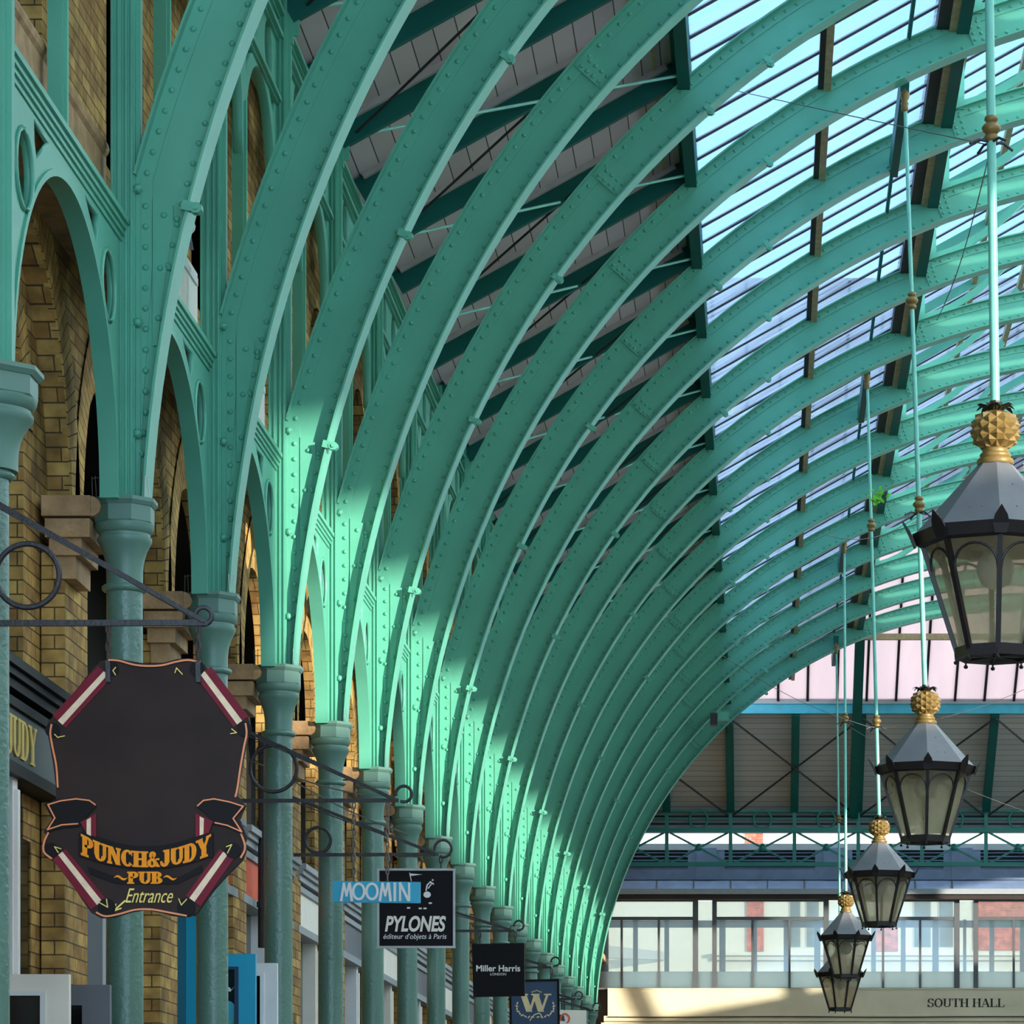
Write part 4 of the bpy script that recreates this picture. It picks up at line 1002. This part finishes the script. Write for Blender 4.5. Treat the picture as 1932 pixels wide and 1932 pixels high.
for pts in ([(219,1274),(214,1266),(219,1260)],[(331,1270),(334,1261),(345,1273)],[(104,1386),(110,1392),(123,1389)],[(438,1376),(447,1383),(436,1385)],[(111,1609),(104,1598),(116,1602)],[(430,1610),(438,1594),(428,1598)],[(188,1703),(204,1712),(202,1697)],[(338,1696),(343,1708),(353,1697)]):
    m=MB(); line(m,pts,D1,-.01,1.8); m.build('scroll_mark','yellow',t)
# ribbon
m=MB(); top=lambda x:1556+ (1-((x-277)/128)**2)*42-0; rb=[(150,1572)]+[(x,1597-36*((x-277)/128)**2+0) for x in range(160,400,12)]+[(403,1570),(403,1618)]+[(x,1640-26*((x-277)/128)**2) for x in range(394,154,-12)]+[(150,1616)]
poly(m,rb,D1,-.008,-.004)
poly(m,[(84,1518),(110,1509),(150,1507),(175,1512),(183,1522),(165,1540),(150,1560),(120,1562),(92,1570),(104,1545)],D1,-.01,-.004)
poly(m,[(372,1522),(382,1509),(410,1507),(440,1513),(463,1521),(440,1545),(458,1575),(430,1560),(404,1556),(395,1540)],D1,-.01,-.004)
poly(m,[(165,1635),(220,1655),(340,1655),(382,1632),(382,1645),(335,1668),(222,1668),(172,1650)],D1,-.006,-.002)
m.build('ribbon','signdark',t)
m=MB(); poly(m,[(153,1552),(183,1535),(183,1580),(165,1574)],D1,-.014,-.003); m.build('ribbon_fold','maroon',t); m=MB(); poly(m,[(370,1535),(403,1550),(395,1572),(370,1580)],D1,-.014,-.003); m.build('ribbon_fold','maroon',t)
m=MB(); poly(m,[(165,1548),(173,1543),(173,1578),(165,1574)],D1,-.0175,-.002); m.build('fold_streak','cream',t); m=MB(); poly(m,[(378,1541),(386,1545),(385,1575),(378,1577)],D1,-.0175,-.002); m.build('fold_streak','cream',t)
m=MB()
for pts in ([(181,1519),(170,1511),(145,1508),(115,1512),(92,1519),(105,1544),(91,1566),(118,1557),(148,1555)],[(374,1521),(385,1511),(405,1508),(435,1514),(460,1522),(441,1545),(457,1570),(430,1558),(407,1553)]):
    m=MB(); line(m,pts,D1,-.015,2.6); m.build('ribbon_edge','orange',t)
base=lambda x:1637-22*((x-277)/120)**2
serif('PUNCH&JUDY',156,398,base,33,D1,.004,'lettering','letter',t,T=.27,t=.12,y_off=-.012,hfun=lambda x:30+10*((x-277)/120)**2)
serif('~PUB~',216,336,lambda x:1668,23,D1,.004,'lettering','letter',t,T=.27,t=.12,y_off=-.009)
text('Entrance',282,1690,27,D1,'yellow','script_lettering',t,wpx=90,shear=.45,y_off=-.006)
m=MB(); line(m,[(236,1700),(217,1717)],D1,-.004,3); line(m,[(219,1706),(215,1719),(229,1714)],D1,-.004,2.4); m.build('arrow','yellow',t)
chain(t,204,1178,1262,D1,n=5); chain(t,374,1178,1262,D1,n=5)
m=MB(); 
for px in (204,374): m=MB(); poly(m,[(px-4,1248),(px+5,1248),(px+6,1288),(px-3,1288)],D1,-.01,-.01); m.build('hanger_strap','iron',t)
# blue board sign
D2=8.2*S
bracket('wrought iron bracket with large ring carrying the bright blue board',D2,436,752,1511,1366,(516,1450,44),(762,1498,15),None)
t=thing('hanging_sign','bright blue board with white capital lettering on two thin chains','sign','hanging shop signs')
m=MB(); poly(m,[(628,1662),(793,1664),(793,1704),(628,1702)],D2,0,.025); m.build('board','blue',t)
# hand-cut capitals for the board
def caps(t):
    m=MB(); X=[643,664,686,708,736,752]
    def L(*pts,w=5): 
        line(m,list(pts),D2,-.003,w,.006)
    def M_(x,w=20): L((x+1,1699),(x+6,1667),w=4.5); L((x+6,1667),(x+w/2,1690),w=4); L((x+w/2,1690),(x+w-6,1667),w=4); L((x+w-5,1667),(x+w-1,1699),w=5)
    def O_(cx,rx=10.5): L(*[(cx+rx*math.cos(2*PI*i/20),1682+14.5*math.sin(2*PI*i/20)) for i in range(21)],w=4.5)
    M_(643,22);O_(677);O_(702);M_(716,22);L((745,1667),(745,1699),w=5);L((755,1699),(755,1667),w=4);L((755,1667),(771,1699),w=5);L((772,1699),(772,1667),w=4)
    m.build('lettering','white',t)
caps(t); chain(t,668,1514,1662,D2,'wire',12); chain(t,731,1514,1662,D2,'wire',12)
# black square sign with silver frame
D3=9.2*S
bracket('wrought iron bracket with small curl carrying the silver framed black sign',D3,540,828,1613,1500,(600,1585,24),(836,1601,16),None)
t=thing('hanging_sign','black square sign in a silver frame with slanted grey lettering','sign','hanging shop signs')
m=MB(); poly(m,[(714,1641),(856,1641),(856,1786),(714,1786)],D3,0,.03); m.build('board','blackgloss',t)
m=MB()
for pts in ([(713,1641),(858,1641)],[(713,1787),(858,1787)],[(714,1641),(714,1787)],[(857,1641),(857,1787)]): line(m,pts,D3,0,4,.02)
m.build('frame','silver',t)
o=text('PYLONES',784,1743,30,D3,'creamw','lettering',t,wpx=115,shear=.22,y_off=-.005,offset=.03)
text("\u00e9diteur d'objets \u00e0 Paris",783,1768,13,D3,'white','small_lettering',t,wpx=119,shear=.2,y_off=-.005)
m=MB()
poly(m,[(773,1648),(797,1650),(773,1653)],D3,-.002,-.004); line(m,[(773,1647),(776,1662)],D3,-.002,1.4)
poly(m,[(798+7*math.cos(a*PI/8)+8,1688+6*math.sin(a*PI/8)) for a in range(16)],D3,-.002,-.004)
line(m,[(804,1680),(806,1670),(812,1664),(818,1668)],D3,-.002,2.4); line(m,[(808,1676),(814,1668)],D3,-.002,2); poly(m,[(815,1659),(818,1659),(818,1662),(815,1662)],D3,-.002,-.004)
for (x,y) in ((812,1704),(771,1713),(793,1714),(802,1714)): poly(m,[(x-3,y-1.5),(x+3,y-1.5),(x+3,y+1.5),(x-3,y+1.5)],D3,-.002,-.004)
m.build('emblem','white',t); chain(t,735,1615,1641,D3,n=2); chain(t,832,1615,1641,D3,n=2)
# black square sign with serif name
D4=12.2*S
bracket('wrought iron bracket carrying the frameless black sign beside the far capitals',D4,760,970,1757,1690,(800,1735,20),(979,1746,9),None)
t=thing('hanging_sign','small plain black square sign with white serif lettering','sign','hanging shop signs')
m=MB(); poly(m,[(890,1781),(989,1779),(990,1879),(893,1881)],D4,0,.06); m.build('board','blackgloss',t)
text('Miller Harris',940,1827,12,D4,'white','lettering',t,wpx=83,y_off=-.004,offset=.02)
text('LONDON',940,1838,4.6,D4,'white','small_lettering',t,wpx=30,y_off=-.004)
chain(t,905,1758,1780,D4,n=2); chain(t,972,1758,1780,D4,n=2)
D5=14.2*S
bracket('wrought iron bracket carrying the navy sign',D5,860,1040,1826,1770,(900,1805,15),(1048,1814,8),None)
t=thing('hanging_sign','navy blue sign with a pale gold letter in a leafy wreath','sign','hanging shop signs')
m=MB(); poly(m,[(962,1851),(1053,1849),(1055,1975),(965,1975)],D5,0,.06); m.build('board','navy',t)
m=MB()
for pts in ([(962,1851),(1053,1849)],[(1053,1849),(1055,1975)],[(962,1851),(965,1975)]): line(m,pts,D5,0,4,.015)
m.build('frame','blackgloss',t)
serif('W',986,1038,lambda x:1909,34,D5,.006,'letter','palegold',t,T=.2,t=.08,y_off=-.003)
m=MB()
for sg in (-1,1):
    for k in range(9):
        a=math.radians(100+ -14*k) ; cx=1010+sg*(36*math.cos(math.radians(-10-0)+0)*0+ (37-abs(k-3)*.8)); 
        th=math.radians(20+12*k); x=1010+sg*35*math.cos(th-.6); y=1893+26*math.sin(th-.35)
        d=math.radians(40*((-1)**k)+(90-th*40)); L=4
        ax,ay=sg*math.cos(th+.9*((-1)**k)),math.sin(th+.9*((-1)**k))
        poly(m,[(x-ax*L,y-ay*L),(x-ay*1.7,y+ax*1.7),(x+ax*L,y+ay*L),(x+ay*1.7,y-ax*1.7)],D5,-.003,-.005)
for k in range(5): poly(m,[(1002+k*4,1872-1.5*(2-abs(k-2))),(1005+k*4,1870-1.5*(2-abs(k-2))),(1006+k*4,1873-1.5*(2-abs(k-2)))],D5,-.003,-.005)
line(m,smooth([(1000,1925),(1008,1915),(1018,1912),(1022,1918)],4),D5,-.003,2)
m.build('wreath','palegold',t); t.children[-1]['kind']='stuff'; chain(t,975,1828,1851,D5,n=2); chain(t,1040,1828,1849,D5,n=2)
D6=16.2*S
bracket('farthest visible wrought iron bracket, carrying the small cream sign',D6,935,1085,1886,1840,(965,1865,12),(1092,1878,7),None)
t=thing('hanging_sign','small cream sign with a coloured emblem at the bottom edge','sign','hanging shop signs')
m=MB(); poly(m,[(1056,1905),(1106,1906),(1106,1990),(1056,1990)],D6,0,.06); m.build('board','creamw',t)
m=MB(); line(m,[(1066+8*math.cos(a*PI/10),1922-9*math.sin(a*PI/10)) for a in range(-3,12)],D6,-.002,3,.005); m.build('emblem','orangeb',t)
m=MB(); poly(m,[(1056,1914),(1064,1916),(1066,1926),(1056,1926)],D6,-.003,-.004); m.build('emblem_patch','navy',t)
m=MB(); 
for px in (1065,1098): m.tube([P(px,1887,D6),P(px,1906,D6)],.01,6)
m.build('hanger','iron',t)
bracket('bare wrought iron bracket beyond the cream sign, without any sign',18.2*S,985,1120,1907,1868,(1010,1890,10),(1126,1900,7),None)
# electric cables
for k,(a,b,lab) in enumerate((((470,1434),(700,1503),'upper'),((540,1466),(770,1575),'lower'))):
    D=8.6*S; m=MB(); A_,B_=P(*a,D),P(*b,D); m.tube([A_.lerp(B_,i/8)-Vector((0,0,.03*math.sin(PI*i/8))) for i in range(9)],.006,5); tag(m.build('cable','wire'),'%s thin grey cable sagging beside the blue board\'s bracket'%lab,'cable','cables by the bracket')
# ------------------------------------------------------------- shopfronts
XS=-1.285*S
def front(n,cor,fas,frm,lab):
    ya,yb=DN(n)+.19*S,DN(n)+1.06*S
    t=thing('shopfront',lab,'shopfront','shopfronts under the brick arches')
    m=MB()
    for k,(h,x) in enumerate(((.885,.10),(.872,.075),(.855,.05),(.83,.03))): m.box(XS-.1,XS+x+.05,ya-.12,yb,hz(h)-.045,hz(h)+.001)
    m.build('cornice',cor,t)
    m=MB(); m.box(XS-.1,XS+.06,ya-.1,yb,hz(.72),hz(.815)); m.build('fascia_board',fas,t)
    m=MB(); m.box(XS-.1,XS+.09,ya-.1,yb,hz(.70),hz(.72)); m.build('lower_moulding',cor,t)
    for y in (ya-.02,ya+.42*S,yb-.14):
        m=MB(); m.box(XS-.1,XS+.05,y,y+.12,0,hz(.70)); m.box(XS+.05,XS+.07,y+.03,y+.09,.3,hz(.68)); m.build('pilaster',frm,t)
    m=MB(); m.box(XS-.08,XS-.06,ya,yb,0,hz(.7)); m.build('glass','glassdark',t)
    m=MB(); m.box(XS-.1,XS-.02,ya,yb,hz(.82),hz(.9)); m.build('backing',cor,t)
    return t
col0.location.x=P(-24,0,DN(0)).x
for ch in col0.children:
    if ch.name.startswith(('capital','abacus')): ch.scale=(1.42,1.42,1)
po.location.x=-.05
fr0=front(-1,'blackgloss','darkgreen','white','shopfront behind the cut-off column at the left edge')
fr=[front(0,'blackgloss','darkgreen','white','black corniced shopfront with gilt lettering left of the pub sign'),
    front(1,'blackgloss','navy','white','white framed shopfront behind the pub sign'),
    front(2,'palegrey','orangeb','blue','shopfront with orange board and blue frame right of the pub sign'),
    front(3,'palegrey','orangeb','white','shopfront with orange board behind the blue lettered board')]
for n in range(4,12): fr.append(front(n,'palegrey',['creamw','grey'][n%2],['creamw','white'][n%2],'pale shopfront under the %s brick arch from the left edge'%ORD[n+1]))
# gilt lettering on the fascia along Y
m=MB(); xF=XS+.06
yy=P(66,0,1).x
def fascia_text(txt,y0,y1,zb,h):
    gs=[glyph(c,.2,.07) for c in txt]; tot=sum(w for _,w in gs); k=(y1-y0)/tot; y=y0; m=MB()
    for qs,w in gs:
        for q in qs: m.prism([(xF,y+a*k,zb+b*h) for a,b in q],(.008,0,0))
        y+=w*k
    return m
dd=lambda px:-(xF/S)*6600/(VX-px)*S
fascia_text('& JUDY',dd(-12),dd(67),hz(.735),.2).build('lettering','gilt',fr[0])
# opened shop doors, facing the camera
def door(D,x0,x1,ytop,mat,inner,lab):
    t=thing('open_shop_door',lab,'door','opened shop doors')
    a,b=P(x0,ytop,D),P(x1,ytop,D); top=a.z; w=b.x-a.x; f=min(.115,w*.3)
    m=MB()
    m.box(a.x,b.x,D,D+.05,top-f*.75,top); m.box(a.x,a.x+f,D,D+.05,.35,top-f*.75); m.box(b.x-f,b.x,D,D+.05,.35,top-f*.75); m.box(a.x,b.x,D,D+.05,.02,.35)
    m.build('frame',mat,t)
    m=MB(); q=f+.015
    m.box(a.x+f,b.x-f,D-.008,D+.03,top-f*.75-.02,top-f*.75); m.box(b.x-q-.012,b.x-f,D-.008,D+.03,.35,top-f*.75); m.build('beading',inner,t)
    m=MB(); m.box(a.x+f,b.x-f,D+.018,D+.03,.35,top-f*.75); m.build('glass','glassdark',t)
    return t
door(5.8*S,-60,130,1838,'creamw','white','open cream door at the lower left corner, left of the grey one')
door(6.05*S,60,207,1858,'grey','grey','open grey door half behind the cream door')
dt=door(7.95*S,372,482,1800,'blue','navy','open bright blue door right of the pub sign column')
door(8.15*S,440,523,1817,'white','white','open white door just right of the bright blue one')
Dd=7.95*S; m=MB(); poly(m,[(436+15*math.cos(a*PI/10)-6,1910+22*math.sin(a*PI/10)) for a in range(20)],Dd,.016,-.006); m.build('round_sticker','turq',dt)
m=MB(); poly(m,[(424,1866),(432,1862),(436,1867),(442,1861),(434,1871),(428,1869)],Dd,.016,-.006); m.build('bird_sticker','white',dt)
m=MB(); poly(m,[(405,1875+33),(452,1860+60),(452,1945),(405,1945)],Dd,.016,-.002); m.build('leaf_sticker','leaf',dt)
# drain pipe by pier
for n in (2,3):
    m=MB(); x=-1.235*S; m.tube([(x,DN(n)+.33*S,hz(.6)),(x,DN(n)+.33*S,hz(1.13))],.035,10)
    for h in (.7,.9,1.08): m.tube([(x,DN(n)+.33*S,hz(h)),(x,DN(n)+.33*S,hz(h)+.04)],.045,10)
    tag(m.build('drain_pipe','iron'),'black drain pipe on the brick pier beside the %s column after the cut-off one'%ORD[n],'pipe','drain pipes on the piers')
# ------------------------------------------------------------- light
sc=bpy.context.scene
w=bpy.data.worlds.new('World'); sc.world=w; w.use_nodes=True; n=w.node_tree.nodes; l=w.node_tree.links
bg=n['Background']; tc=n.new('ShaderNodeTexCoord'); nz=n.new('ShaderNodeTexNoise'); nz.inputs['Scale'].default_value=5; nz.inputs['Detail'].default_value=7
l.new(tc.outputs['Generated'],nz.inputs['Vector']); r=n.new('ShaderNodeValToRGB'); r.color_ramp.elements[0].position=.47; r.color_ramp.elements[1].position=.6
r.color_ramp.elements[0].color=(.36,.66,.95,1); r.color_ramp.elements[1].color=(1.0,.98,.95,1); l.new(nz.outputs['Fac'],r.inputs['Fac']); l.new(r.outputs['Color'],bg.inputs['Color'])
bg.inputs['Strength'].default_value=3.0
sd=bpy.data.lights.new('sun','SUN'); sd.energy=5.2; sd.angle=math.radians(.8); sd.color=(1,.93,.8); so=bpy.data.objects.new('sun',sd); C.objects.link(so)
sv=Vector((1,-.9,.17)); so.rotation_euler=sv.to_track_quat('Z','Y').to_euler(); so.location=(20,-10,20)
# camera
cd=bpy.data.cameras.new('camera'); cam=bpy.data.objects.new('camera',cd); C.objects.link(cam); cam.location=(0,0,EYE); cam.rotation_euler=(PI/2,0,0)
cd.sensor_width=36; cd.lens=F/1932*36; cd.shift_x=-(VX-966)/1932; cd.shift_y=(VY-966)/1932; cd.clip_end=400; cd.clip_start=.1
sc.camera=cam
sc.view_settings.view_transform='Standard'; sc.view_settings.look='None'; sc.view_settings.gamma=1; sc.view_settings.use_curve_mapping=False; sc.view_settings.exposure=0.72
